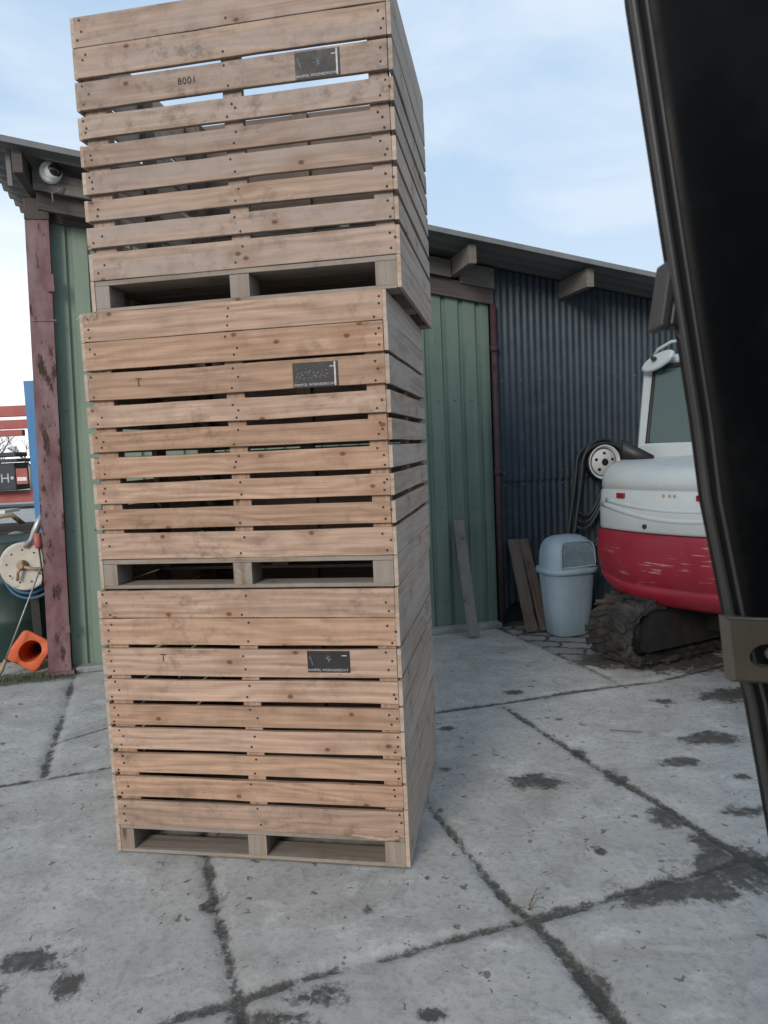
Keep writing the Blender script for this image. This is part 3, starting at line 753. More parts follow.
# ------------------------------------------------------------------ excavator
ex = empty('mini_excavator', (1.915, 4.725, 0), math.atan2(.656, .755) - PI / 2, 'white and red tracked mini excavator parked at the right, its rounded tail towards the stack', 'excavator')
def plan(inset=0.0, n=26, w=.75, Rr=1.6, yf=1.55, rc=.13):
    """outline, anticlockwise; rear arc at y=0, nose at yf"""
    pts = []
    def arcy(x): return Rr - math.sqrt(Rr * Rr - x * x)
    # rear arc left->right
    xs = [(-w + rc * .75) + (2 * w - 1.5 * rc) * i / n for i in range(n + 1)]
    base = [(x, arcy(x)) for x in xs]
    def corner(p0, p1, p2, k=6):
        return [((1-t)**2*p0[0] + 2*t*(1-t)*p1[0] + t*t*p2[0], (1-t)**2*p0[1] + 2*t*(1-t)*p1[1] + t*t*p2[1]) for t in [i / k for i in range(1, k)]]
    yc = arcy(w)
    base += corner(base[-1], (w, yc - .01), (w, yc + rc))
    base += [(w, yc + rc), (w, yf - .15)] + corner((w, yf - .15), (w, yf), (w - .15, yf), 4) + [(w - .15, yf), (-w + .15, yf)] + corner((-w + .15, yf), (-w, yf), (-w, yf - .15), 4) + [(-w, yf - .15), (-w, yc + rc)]
    base += corner((-w, yc + rc), (-w, yc - .01), base[0])
    n_ = len(base); out = []
    for i in range(n_):
        a = Vector(base[i - 1]); b_ = Vector(base[(i + 1) % n_]); t = (b_ - a).normalized()
        out.append((base[i][0] - t.y * inset, base[i][1] + t.x * inset))
    return out
def cwring(z, ins):
    r = []
    for (x, y) in plan(ins - .014):
        e = max(0, (-x - .35) / .40); e2 = max(0, (x - .35) / .40)
        lift = .13 * max(e, e2) ** 2 * max(0, (.75 - z) / .30)
        r.append((x, y, z + lift))
    return r
m = MB(); m.rings([cwring(.40, .16), cwring(.415, .10), cwring(.44, .055), cwring(.50, .028), cwring(.545, .022), cwring(.552, .030), cwring(.566, .018), cwring(.70, .002), cwring(.80, 0), cwring(.885, .004), cwring(.905, .012), cwring(.913, .026)])
m.build('counterweight', M['exc_red'], ex)
def hz(x, y): return 0
def hring(z, ins, k=0.0):
    r = []
    for (x, y) in plan(ins):
        r.append((x, y, z + k * min(max(y, 0), .6)))
    return r
def cap_ring(z, f): return [(x * f, .75 + (y - .75) * f, z + .02) for (x, y) in plan(.15)]
m = MB(); m.rings([hring(.916, .03), hring(.920, .018), hring(.935, .012), hring(1.05, .010), hring(1.196, .022), hring(1.204, .034), hring(1.211, .035), hring(1.218, .026), hring(1.27, .030, .02), hring(1.305, .040, .05), hring(1.328, .062, .10), hring(1.340, .10, .17), hring(1.346, .15, .20), cap_ring(1.40, .55), cap_ring(1.42, .12)])
m.build('engine_hood', M['exc_white'], ex)
# embossed swoosh ribs on hood and counterweight
def emboss(name, mat, fn, z0, z1, x0, x1, r, ins):
    mb = MB(); pts = []
    for i in range(25):
        u = i / 24; x = x0 + (x1 - x0) * u
        y = 1.6 - math.sqrt(1.6 ** 2 - x * x) + ins
        pts.append((x, y, fn(u)))
    mb.tube(pts, r, 8); return mb.build(name, mat, ex)
emboss('swoosh_rib', M['exc_white'], lambda u: 1.10 - .09 * math.sin(PI * min(1, u * 1.0)) , 0, 0, -.66, .66, .026, .030)
emboss('swoosh_rib', M['exc_white'], lambda u: 1.13 - .055 * math.sin(PI * u), 0, 0, -.62, .62, .020, .027)
emboss('swoosh_rib', M['exc_red'], lambda u: .82 - .05 * math.sin(PI * u), 0, 0, -.62, .62, .022, .018)
def on_arc(x, ins=0.0): return 1.6 - math.sqrt(1.6 ** 2 - x * x) + ins
def rear_plate(name, x, z, w, h, mat, t=.012, ins=.012):
    a = math.asin(x / 1.6); mb = MB()
    mb.box((x, on_arc(x, ins), z), (w, t * 2, h), Matrix.Rotation(a, 3, 'Z')); return bevel(mb.build(name, mat, ex), .004)
rear_plate('reflector', -.47, 1.168, .075, .036, M['red_lens'], .014, .020); rear_plate('reflector', .17, 1.168, .13, .036, M['red_lens'], .014, .020); rear_plate('reflector', .60, 1.168, .075, .036, M['red_lens'], .014, .020)
m = MB(); x = -.26; m.lathe([(.016, 0), (.016, .012), (.011, .015), (.010, .010)], (x, on_arc(x, .012), .965), n=16, M=Mout); m.build('lock', M['steel_dark'], ex)
for x in (-.12, -.075, -.04):
    m = MB(); m.lathe([(.011, 0), (.010, .006)], (x, on_arc(x, .021), 1.178), n=12, M=Mout); m.build('bolt', M['brass'], ex)
# exhaust horn on the hood
m = MB()
def exr(c, a, b, tilt):
    o = []
    for k in range(20):
        t = 2 * PI * k / 20; o.append((c[0] + .0 + math.sin(tilt) * a * math.cos(t) * .0 + b * math.sin(t) * .3, c[1] - b * math.sin(t) * .8, c[2] + a * math.cos(t)))
    return o
m.rings([exr((-.60, .36, 1.475), .045, .035, 0), exr((-.615, .36, 1.475), .082, .062, 0), exr((-.60, .365, 1.472), .084, .064, 0), exr((-.54, .38, 1.450), .066, .056, 0), exr((-.40, .42, 1.405), .03, .03, 0)])
m.build('exhaust_cowl', M['black_plastic'], ex)
# cab
cab = MB()
CX0, CX1, CY0, CY1, CZ0, CZ1 = -.575, .31, .56, 1.50, 1.30, 2.16
def bar(mb, p, q, w=.07, d=.07):
    p = Vector(p); q = Vector(q); mb.board(p, q, Vector((1, 0, 0)) if abs((q - p).normalized().x) < .8 else Vector((0, 1, 0)), w, d, jit=0, chamfer=.016, seg=2)
ti = .055
for (x, xt) in ((CX0, CX0 + ti), (CX1, CX1 - .02)):
    bar(cab, (x, CY0, CZ0), (xt, CY0 + .05, CZ1 - .05), .072, .09); bar(cab, (x, CY1, CZ0 - .4), (xt, CY1 - .1, CZ1 - .05), .07, .08)
bar(cab, (CX0, CY0, CZ0 + .07), (CX1, CY0, CZ0 + .07), .08, .30)
bar(cab, (CX0, CY0, CZ0 + .03), (CX0, CY1, CZ0 + .03), .07, .34); bar(cab, (CX1, CY0, CZ0 + .03), (CX1, CY1, CZ0 + .03), .07, .34)
cab_o = cab.build('cab_frame', M['exc_white'], ex)
m = MB()
def rq(z, i): return [(CX0 + ti - .03 + i, CY0 + .02 + i, z), (CX1 + .01 - i, CY0 + .02 + i, z), (CX1 + .01 - i, CY1 - .06 - i, z), (CX0 + ti - .03 + i, CY1 - .06 - i, z)]
m.rings([rq(CZ1 - .075, .01), rq(CZ1 - .05, 0), rq(CZ1 - .015, .01), rq(CZ1, .05)], smooth=False); bevel(m.build('cab_roof', M['exc_white'], ex), .02, 3)
def pane(name, A_, B_, C_, D_, mat, t=.006, shrink=0):
    A_, B_, C_, D_ = [Vector(p) for p in (A_, B_, C_, D_)]
    nrm = (B_ - A_).cross(D_ - A_).normalized() * t
    mb = MB(); mb.rings([[A_, B_, C_, D_], [A_ + nrm, B_ + nrm, C_ + nrm, D_ + nrm]], smooth=False); return mb.build(name, mat, ex)
zb_, zt_ = CZ0 + .165, CZ1 - .085
xb0, xb1 = CX0 + .048, CX1 - .036
xt0, xt1 = CX0 + ti + .040, CX1 - .054
yb, yt = CY0 - .010, CY0 + .032
rw = pane('rear_window', (xb0, yb, zb_), (xb1, yb, zb_), (xt1, yt, zt_), (xt0, yt, zt_), M['glass'])
gk = MB(); gk.tube([(xb0 + .03, yb, zb_), (xb1 - .03, yb, zb_), (xb1, yb, zb_ + .03), (xt1, yt, zt_ - .03), (xt1 - .03, yt, zt_), (xt0 + .03, yt, zt_), (xt0, yt, zt_ - .03), (xb0, yb, zb_ + .03), (xb0 + .03, yb, zb_), (xb1 - .03, yb, zb_)], .019, 8)
gk.build('window_gasket', M['gasket'], ex)
pane('side_window', (CX0 + .005, CY0 + .06, CZ0 + .2), (CX0 + .005, CY1 - .06, CZ0 + .2), (CX0 + ti + .005, CY1 - .15, zt_), (CX0 + ti + .005, CY0 + .1, zt_), M['glass'])
pane('side_window', (CX1, CY0 + .06, CZ0 + .2), (CX1, CY1 - .06, CZ0 + .2), (CX1 - .02, CY1 - .15, zt_), (CX1 - .02, CY0 + .1, zt_), M['glass'])
pane('windscreen', (CX0 + .05, CY1, CZ0 - .1), (CX1 - .05, CY1, CZ0 - .1), (CX1 - .06, CY1 - .1, zt_), (CX0 + ti + .05, CY1 - .1, zt_), M['glass'])
m = MB(); m.box((-.2, 1.0, 1.45), (.42, .12, .5), Matrix.Rotation(.15, 3, 'X')); m.box((-.2, 1.15, 1.2), (.42, .4, .12)); bevel(m.build('seat', M['black_plastic'], ex), .03, 3)
# pale oval lamp plate and hand rail at the cab's rear top corner
m = MB()
Mv = Matrix.Rotation(R(-22), 3, 'Y') @ Matrix(((1, 0, 0), (0, .35, -.94), (0, .94, .35)))
def ov(h, k=1.0): return [Vector((CX0 + ti + .115, CY0 - .04, CZ1 - .055)) + Mv @ Vector((.135 * k * math.cos(2*PI*i/28), .060 * k * math.sin(2*PI*i/28), h)) for i in range(28)]
m.rings([ov(0, .9), ov(.01), ov(.022), ov(.034, .85)]); m.build('lamp_cover', M['exc_white'], ex)
m = MB(); m.tube([(CX0 + ti + .06, CY0 - .03, CZ1 - .02), (CX0 + ti + .12, CY0 - .06, CZ1 + .035), (CX0 + ti + .22, CY0 - .06, CZ1 + .075), (CX0 + ti + .42, CY0 - .06, CZ1 + .075), (CX0 + ti + .5, CY0 - .02, CZ1 - .02)], .012, 8); m.build('hand_rail', M['exc_white'], ex)
m = MB(); m.lathe([(.016, 0), (.016, .03), (.008, .032)], (CX0 + ti + .10, CY0 - .075, CZ1 - .03), n=12, M=Mout); m.build('lamp_knob', M['steel_dark'], ex)
# underside and slew ring
m = MB(); m.lathe([(.42, .34), (.42, .44)], (-.0, .75, 0), n=32); m.box((0, .78, .435), (1.25, 1.2, .05)); m.build('slew_ring', M['steel_dark'], ex)
# tracks, parallel to the upper body
ax = Vector((.259, .966, 0)); pv = Vector((.966, -.259, 0))
def track(cw):
    c0 = Vector(cw)
    hh = .215; L = 1.85; half = L / 2 - hh; wd = .40
    mb = MB(); path = []
    n = 16
    for i in range(n + 1): a = PI / 2 + PI * i / n; path.append((-half + hh * math.cos(a), hh + hh * math.sin(a), a))
    for i in range(1, 8): path.append((-half + 2 * half * i / 8, 0, 1.5 * PI))
    for i in range(n + 1): a = -PI / 2 + PI * i / n; path.append((half + hh * math.cos(a), hh + hh * math.sin(a), a))
    for i in range(1, 8): path.append((half - 2 * half * i / 8, 2 * hh - .012 * math.sin(PI * i / 8), PI / 2))
    rr = []
    for (u, z, a) in path:
        nx_, nz_ = math.cos(a), math.sin(a); th = .045
        def pt(v, dep): return c0 + ax * (u - nx_ * dep) + pv * v + Vector((0, 0, z - nz_ * dep))
        rr.append([pt(-wd/2 + .02, 0), pt(wd/2 - .02, 0), pt(wd/2, .015), pt(wd/2, th), pt(-wd/2, th), pt(-wd/2, .015)])
    rr.append(rr[0]); mb.rings(rr, True, False, False, smooth=False)
    # chevron lugs, each worn and muddy a little differently
    per = 2 * PI * hh + 4 * half; N = 44
    def along(d):
        d %= per
        if d < 2 * half: return (half - d, 2 * hh, PI / 2)
        d -= 2 * half
        if d < PI * hh: a = PI / 2 + d / hh; return (-half + hh * math.cos(a), hh + hh * math.sin(a), a)
        d -= PI * hh
        if d < 2 * half: return (-half + d, 0, 1.5 * PI)
        d -= 2 * half; a = -PI / 2 + d / hh; return (half + hh * math.cos(a), hh + hh * math.sin(a), a)
    rnd = random.Random(5)
    for i in range(N):
        for sd in (-1, 1):
            u, z, a = along(per * (i + (.5 if sd > 0 else 0)) / N)
            if z < .02: hgt = .004
            else: hgt = rnd.uniform(.010, .026)
            nrm = ax * math.cos(a) + Vector((0, 0, math.sin(a))); tg = ax * -math.sin(a) + Vector((0, 0, math.cos(a)))
            q = (pv + tg * .35 * sd).normalized(); tg2 = q.cross(nrm).normalized()
            Mx = Matrix((q, tg2, nrm)).transposed()
            cpt = c0 + ax * u + Vector((0, 0, z)) + pv * sd * wd * .24 + nrm * (hgt / 2 - .004)
            mb.box(cpt, (wd * .50 + rnd.uniform(-.03, .03), .048 + rnd.uniform(-.008, .012), hgt + .008), Mx)
    return c0, hh, half, wd, mb
for cw in ((-.20, .72, .012), (1.02, .62, .012)):
    c0, hh, half, wd, mb = track(cw)
    t_o = mb.build('track', M['rubber'], ex)
    md = t_o.modifiers.new('sub', 'SUBSURF'); md.subdivision_type = 'SIMPLE'; md.levels = md.render_levels = 2
    tx = bpy.data.textures.new('mud', 'CLOUDS'); tx.noise_scale = .075
    dm = t_o.modifiers.new('mud', 'DISPLACE'); dm.texture = tx; dm.strength = .075; dm.mid_level = .55; dm.texture_coords = 'LOCAL'
    wm = MB()
    Mw = Matrix((ax, Vector((0, 0, 1)), pv)).transposed()
    for u, rad in ((-half, hh - .05), (half, hh - .05)):
        wm.lathe([(rad - .04, -.10), (rad, -.09), (rad, .09), (rad - .03, .11), (rad - .09, .09), (.05, .12)], c0 + ax * u + Vector((0, 0, hh)), n=28, M=Mw)
    for i in range(4):
        wm.lathe([(.075, -.1), (.075, .1)], c0 + ax * (-half * .62 + half * .415 * i) + Vector((0, 0, .125)), n=18, M=Mw)
    wm.build('track_wheels', M['black_plastic'], ex)
    fr_ = MB(); fr_.box(c0 + Vector((0, 0, .24)), (half * 2.0, .33, .30), Matrix((ax, -pv, Vector((0, 0, 1)))).transposed()); fr_.build('track_frame', M['steel_dark'], ex)
m = MB(); cc = Vector((.40, .68, .26)); m.box(cc, (.5, 1.1, .16), Matrix((ax, -pv, Vector((0, 0, 1)))).transposed()); m.build('undercarriage', M['steel_dark'], ex)
# folded boom beyond the cab, standing on its bucket
m = MB(); m.board((.35, 1.45, .75), (.62, 1.62, 1.85), (1, 0, 0), .16, .22, jit=0); m.build('boom', M['exc_white'], ex)
m = MB(); m.board((.62, 1.62, 1.8), (1.15, 1.5, .55), (0, 1, 0), .14, .18, jit=0); m.build('dipper', M['exc_white'], ex)
m = MB(); m.rings([[(1.0 + r_ * math.cos(t), 1.3, .33 + r_ * math.sin(t)) for t in [PI * .15 + PI * 1.1 * i / 10 for i in range(11)] for r_ in (.3,)], [(1.0 + r_ * math.cos(t), 1.7, .33 + r_ * math.sin(t)) for t in [PI * .15 + PI * 1.1 * i / 10 for i in range(11)] for r_ in (.3,)]], smooth=False)
m.build('bucket', M['steel_dark'], ex)

# ------------------------------------------------------------------ left background
# green tank
tk = MB(); tk.lathe([(.36, 0), (.37, .02), (.37, .30), (.378, .32), (.37, .34), (.37, .62), (.378, .64), (.37, .66), (.37, .93), (.36, .96), (.30, .97)], (0, 0, 0), n=40)
o = tk.build('water_tank', M['tank_green'], None, (-3.12, 6.12, 0)); tag(o, 'dark green round tank standing behind the hose reel', 'tank')
# hose reel
Rr_ = Matrix.Rotation(rzs * .4, 3, 'Z')
RS = 1.13
rl = empty('hose_reel', (-2.80, 5.62, .790), .09, 'white round hose reel with tan crank and blue hose, beside the maroon post', 'hose reel')
m = MB(); m.lathe([(.010, .0), (.148, .0), (.163, -.004), (.167, .006), (.160, .014), (.145, .010), (.05, .014), (.02, .016)], (0, 0, 0), n=44, M=Mout); m.build('front_disc', M['cream'], rl)
m = MB(); m.lathe([(.16, -.16), (.165, -.155), (.16, -.15), (.02, -.15)], (0, 0, 0), n=36, M=Mout); m.build('back_disc', M['cream'], rl)
m = MB(); m.lathe([(.09, -.15), (.09, -.002)], (0, 0, 0), n=24, M=Mout); m.build('drum', M['steel_dark'], rl)
for k in range(9):
    m = MB(); a = k * 2 * PI / 9 + .2; m.lathe([(.007, .0115), (.006, .0145)], (.115 * math.cos(a), -.0, .115 * math.sin(a)), n=10, M=Mout); m.build('disc_hole', M['gasket'], rl)
m = MB(); m.lathe([(.036, .01), (.036, .035), (.02, .04), (.02, .075)], (-.005, 0, .01), n=18, M=Mout)
m.tube([(-.005, -.055, .01), (.06, -.055, -.012), (.15, -.05, -.02)], .011, 8); m.tube([(-.005, -.05, .01), (-.03, -.05, -.04), (-.04, -.045, -.09)], .010, 8)
m.build('crank', M['brass'], rl)
m = MB()
for q, (rad, yo, dz) in enumerate(((.150, .03, 0), (.165, .05, -.012), (.185, .07, -.03), (.158, .10, 0), (.170, .12, -.012))):
    m.tube([(rad * math.cos(2*PI*i/36), yo + .008 * math.sin(i * .7), dz + rad * math.sin(2*PI*i/36) * (1.0 if math.sin(2*PI*i/36) > 0 else 1.12)) for i in range(37)], .0095, 8)
m.build('hose', M['hose_blue'], rl)
# stand for the reel
m = MB(); m.board((-.02, .19, -.699), (-.02, .19, .02), (1, 0, 0), .06, .04, jit=0); m.box((-.02, .17, 0), (.05, .05, .05)); m.build('stand', M['steel_dark'], rl)
rl.scale = (RS, RS, RS)
# tap with red lever on the post
tp = empty('water_valve', (-2.665, 5.60, 1.03), .1, 'grey pipe valve with a red lever beside the maroon post', 'valve')
m = MB(); m.tube([(-.11, 0, -.09), (-.05, 0, -.03), (-.02, 0, .03), (.02, .0, .11), (.05, .06, .16)], [.016, .02, .028, .03, .028], 12); m.build('pipe', M['galv'], tp)
m = MB(); m.lathe([(.022, -.10), (.030, -.085), (.030, -.02), (.024, .0), (.026, .015)], (.0, -.01, .0), n=18); m.build('valve_body', M['red_steel'], tp)
m = MB(); m.tube([(.0, -.01, -.10), (.01, -.02, -.22), (.015, -.02, -.33), (.0, -.02, -.40)], .007, 8); m.tube([(.02, -.01, -.08), (.035, -.02, -.25), (.03, -.02, -.36)], .007, 8); m.build('hose', M['hose_dark'], tp)
# pressure lance
ln = empty('pressure_lance', (-2.93, 5.36, .0), 0, 'thin metal spray lance leaning from the ground up to the hose reel', 'lance')
p0 = Vector((0, 0, .015)); p1 = Vector((.285, .19, .78))
m = MB(); m.tube([p0 + (p1 - p0) * .12, p1], .0065, 8); m.build('rod', M['galv'], ln)
m = MB(); m.tube([p0, p0 + (p1 - p0) * .05, p0 + (p1 - p0) * .14], [.009, .016, .013], 10); m.build('nozzle', M['brass'], ln)
# traffic cone lying on its side, base towards the yard
cn = empty('traffic_cone', (-2.765, 5.50, .0), R(12), 'orange traffic cone lying on its side with its open base towards the yard', 'cone')
ctr = Vector((0, 0, .150)); Mc = Matrix.Rotation(R(-10), 3, 'X') @ Matrix.Rotation(R(33), 3, 'Y')
m = MB(); rr = []
def rsq(h, y, rc=.045, n=6):
    o = []
    for (sx, sz, a0) in ((1, 1, 0), (-1, 1, PI / 2), (-1, -1, PI), (1, -1, 1.5 * PI)):
        for i in range(n):
            a = a0 + PI / 2 * i / (n - 1); o.append(ctr + Mc @ Vector((sx * (h - rc) + rc * math.cos(a), y, sz * (h - rc) + rc * math.sin(a))))
    return o
def circ(r_, y, n=24): return [ctr + Mc @ Vector((r_ * math.cos(2*PI*(i+.5)/n + PI/24*0), y, r_ * math.sin(2*PI*(i+.5)/n))) for i in range(n)]
m.rings([circ(.084, .004), rsq(.118, -.004), rsq(.128, .0), rsq(.130, .018), rsq(.120, .026), circ(.098, .03), circ(.028, .36), circ(.026, .362), circ(.022, .355), circ(.082, .03), circ(.084, .004)], True, False, False)

for i, v in enumerate(m.v):
    v = Vector(v); nz = mnoise.noise_vector(v * 7.0 + Vector((3, 1, 2))); m.v[i] = tuple(v + nz * .016)
m.build('cone_body', M['orange'], cn)
# blue upright, red rack, boxes further back
bl = empty('blue_post', (-3.045, 6.50, 0), .1, 'tall bright blue steel upright behind the maroon post', 'post')
m = MB(); m.box((0, 0, 1.15), (.115, .012, 2.30)); m.box((-.052, .045, 1.15), (.011, .078, 2.30)); m.box((.052, .045, 1.15), (.011, .078, 2.30)); bevel(m.build('channel', M['blue_steel'], bl), .004)
m = MB(); m.box((0, .03, .01), (.24, .2, .02)); m.build('foot_plate', M['blue_steel'], bl)
rk = empty('steel_rack', (-4.92, 8.2, 0), .05, 'faded red steel rack of horizontal beams in the left background', 'rack')
for (z, x1, h) in ((2.16, 1.10, .12), (2.015, 1.20, .10), (1.92, .95, .07), (1.215, 1.2, .13)):
    m = MB(); m.box(((x1 - 1.6) / 2, -.03, z), (x1 + 1.6, .08, h)); bevel(m.build('beam', M['red_steel'], rk), .006)
for x in (-1.5, 1.16):
    m = MB(); m.box((x, .055, 1.13), (.09, .08, 2.26)); m.build('upright', M['red_steel'], rk)
for (z) in (1.08, .55):
    m = MB(); m.box((-.25, .30, z), (2.5, .5, .03)); m.build('shelf', M['steel_dark'], rk)
nb = empty('lettered_box', (-4.50, 8.0, 1.281), .05, 'dark navy box with white lettering on the red rack', 'box')
m = MB(); m.box((0, .16, .16), (1.0, .35, .30)); m.box((0, .16, .335), (1.1, .42, .04)); m.box((0.06, .16, .40), (.9, .3, .05)); bevel(m.build('body', M['navy'], nb), .01)
text_mesh('lettering', 'CH\u2022', .14, M['white_print'], nb, Matrix.Translation((.36, -.017, .14)) @ Matrix.Rotation(PI / 2, 4, 'X'))
m = MB(); m.box((.57, -.02, .16), (.12, .012, .17)); m.build('marker_plate', M['red_steel'], nb); 
m = MB(); m.box((.57, -.028, .13), (.10, .004, .04)); m.build('marker_stripe', M['white_plastic'], nb)
sh = MB(); sh.board((-4.9, 7.3, 1.085), (-3.75, 7.38, 1.11), (0, 1, 0), .3, .03); 
o = sh.build('white_board', M['white_plastic'], None); tag(o, 'pale board lying flat on the rack shelf behind the scrap timber', 'board')
# clutter trestle with dark planks
tr = empty('trestle_table', (-3.75, 6.75, 0), .06, 'low work bench behind the tank carrying dark scrap timber', 'bench')
m = MB(); m.box((0, 0, .80), (1.3, .55, .04)); m.build('top', M['timber_dark'], tr)
for (x, y) in ((-.6, -.22), (.6, -.22), (-.6, .22), (.6, .22)):
    m = MB(); m.box((x, y, .39), (.06, .06, .78)); m.build('leg', M['timber_dark'], tr)
rnd = random.Random(4)
for i, (lab, mat) in enumerate((('lowest dark plank of the scrap pile on the bench', 'steel_dark'), ('grey middle plank of the scrap pile on the bench', 'plank_grey'), ('black plank across the top of the scrap pile', 'steel_dark'), ('short grey offcut at the right end of the scrap pile', 'galv'))):
    m = MB(); L = (1.2, 1.0, .9, .3)[i]
    m.board((-L / 2, 0, 0), (L / 2, rnd.uniform(-.05, .05), 0), (0, 1, 0), .16, .045, jit=.004)
    o = m.build('scrap_plank', M[mat], None, (-3.72 + (0, .05, -.02, .42)[i], 6.62 + (0, .03, -.02, .02)[i], .845 + .052 * i - (.0 if i < 3 else 0))); o.rotation_euler = (0, 0, rnd.uniform(-.1, .1))
    tag(o, lab, 'plank')
tag_ = empty('engine_block', (-3.35, 6.60, 0), .2, 'dark greasy engine block on a stand behind the hose reel', 'engine')
m = MB(); m.box((0, 0, .86), (.42, .32, .26)); m.box((.02, 0, 1.01), (.34, .20, .07)); bevel(m.build('block', M['steel_dark'], tag_), .015, 2)
m = MB(); m.lathe([(.10, 0), (.11, .01), (.11, .04), (.06, .05), (.05, .07)], (.06, -.16, .88), n=20, M=Mout); m.build('pulley', M['galv_dull'], tag_)
m = MB(); m.tube([(-.18, -.1, 1.02), (-.10, -.14, 1.12), (.02, -.12, 1.13), (.10, -.05, 1.03)], .022, 8); m.build('exhaust_pipe', M['brass'], tag_)
for x in (-.16, .16):
    m = MB(); m.box((x, 0, .365), (.05, .24, .73)); m.build('stand_leg', M['steel_dark'], tag_)
# bare trees far away
def bare_tree(loc, h, seed, label):
    rnd = random.Random(seed); root = empty('bare_tree', loc, rnd.uniform(0, 6), label, 'tree', 'bare trees in the distance')
    tr_, br = MB(), MB()
    tr_.tube([(0, 0, 0), (.05, 0, h * .2), (.0, .05, h * .42)], [h * .03, h * .022, h * .016], 8)
    def grow(p, d, L, r, lev):
        q = p + d * L; mid = p + d * L * .5 + Vector((rnd.uniform(-1, 1), rnd.uniform(-1, 1), 0)) * L * .06
        br.tube([p, mid, q], [r, r * .8, r * .6], 5 if lev < 3 else 3, cap=False)
        if lev >= 5: return
        for k in range(3 if lev < 4 else 4):
            nd = (d + Vector((rnd.uniform(-1, 1), rnd.uniform(-1, 1), rnd.uniform(-.3, .6))) * .75).normalized()
            grow(p + d * L * rnd.uniform(.45, 1), nd, L * rnd.uniform(.6, .8), r * .58, lev + 1)
    for k in range(5):
        a = k * 1.25; grow(Vector((0, .05, h * rnd.uniform(.25, .42))), Vector((math.cos(a) * .8, math.sin(a) * .8, 1)).normalized(), h * .22, h * .011, 1)
    tr_.build('trunk', M['bark'], root); br.build('crown', M['bark'], root)
bare_tree((-19.5, 37, 0), 4.0, 1, 'bare brown tree on the horizon at the left edge')
bare_tree((-18.2, 38, 0), 3.4, 2, 'smaller bare tree just right of the other one, above the navy box')
# weeds by the post foot
rnd = random.Random(8); wd_ = MB()
for i in range(420):
    s_ = rnd.gauss(-.30, .16); o_ = rnd.gauss(.13, .06)
    p = wp(s_, o_, 0); h = rnd.uniform(.015, .055); a = rnd.uniform(0, 6.28); dx = Vector((math.cos(a), math.sin(a), 0)); sd = Vector((-dx.y, dx.x, 0)) * .0025
    b0 = wd_.add([p - sd, p + sd, p + dx * h * .5 + Vector((0, 0, h)) ]); wd_.face((b0, b0 + 1, b0 + 2))
wo = wd_.build('weeds', M['weed'], None, fix=False); tag(wo, 'short weeds growing at the foot of the maroon post', 'weeds', kind='stuff')
# small things on the slab
m = MB(); m.board((-.705, 2.425, .012), (-.655, 2.47, .014), (0, 0, 1), .016, .02, jit=.004); o = m.build('wood_chip', M['timber_dark']); tag(o, 'dark chip of wood lying on the concrete in front of the crates', 'wood chip')
m = MB(); rnd = random.Random(2)
for i in range(7):
    a = rnd.uniform(0, 6.28); p = [Vector((.43, 2.35, .002))]; d = Vector((math.cos(a) * .5, math.sin(a) * .5, rnd.uniform(.1, 1.2)))
    for q in range(5): p.append(p[-1] + d * rnd.uniform(.012, .024)); d += Vector((rnd.uniform(-.3, .3), rnd.uniform(-.3, .3), -.12))
    p = [Vector((v.x, v.y, max(v.z, .002))) for v in p]; m.tube(p, .0012, 5)
o = m.build('dry_sprig', M['twig']); tag(o, 'dry sprig of weed growing from the joint in the concrete', 'weed')
m = MB(); m.tube([(1.17, 3.84, .004), (1.24, 3.81, .006), (1.33, 3.79, .004)], .003, 5); o = m.build('twig', M['twig']); tag(o, 'thin straight twig lying on the concrete near the excavator', 'twig')

# ------------------------------------------------------------------ near vehicle pillar (right edge)
CAMZ = 1.5916; FPX = 731.66; PIT = .0901; ROL = -.0455
PP = [(.1515+.0, 2.42)]
EDGE = None
def edge_world():
    """left edge of the pillar in its own upright plane (x, z), measured in metres at y = .70"""
    return [(x + .0055, z) for x, z in [(.195, 2.40), (.2389, 1.983), (.2683, 1.780), (.2948, 1.603), (.3039, 1.526), (.3246, 1.418), (.3470, 1.326), (.3699, 1.191), (.420, .90), (.490, .5), (.575, .0)]]
PY = .70
PP = None
pr_ = empty('machine_pillar', (.56, PY, 0), 0, 'broad black slanted machine pillar with grey edge trim close on the right', 'pillar')
off_ = Vector((.56, PY, 0))
E_ = edge_world()
m = MB(); rr = []
for (x, z) in E_:
    cs = [(0, 0), (.004, -.010), (.020, -.016), (.055, -.006), (.16, .010), (.60, .03), (.60, .08), (.06, .055), (.012, .03), (.0, .016)]
    rr.append([Vector((x + a, PY + b, z)) - off_ for a, b in cs])
m.rings(rr); m.build('panel', M['pillar'], pr_)
m = MB(); m.tube([Vector((x - .0003, PY - .005, z)) - off_ for (x, z) in E_], .0045, 10); m.build('edge_trim', M['trim'], pr_)
m = MB(); m.tube([Vector((x + .0085, PY - .012, z)) - off_ for (x, z) in E_], .0022, 8); m.build('inner_trim', M['trim'], pr_)

m = MB(); m.box(Vector((1.2, -2.3, 1.50)) - off_, (3.0, 2.2, 2.5)); m.box(Vector((1.9, -.30, 1.35)) - off_, (1.8, 1.70, 2.2)); bevel(m.build('added_shade_body', M['pillar'], pr_), .06, 3)  # unseen bulk off-frame, added to shade the right side
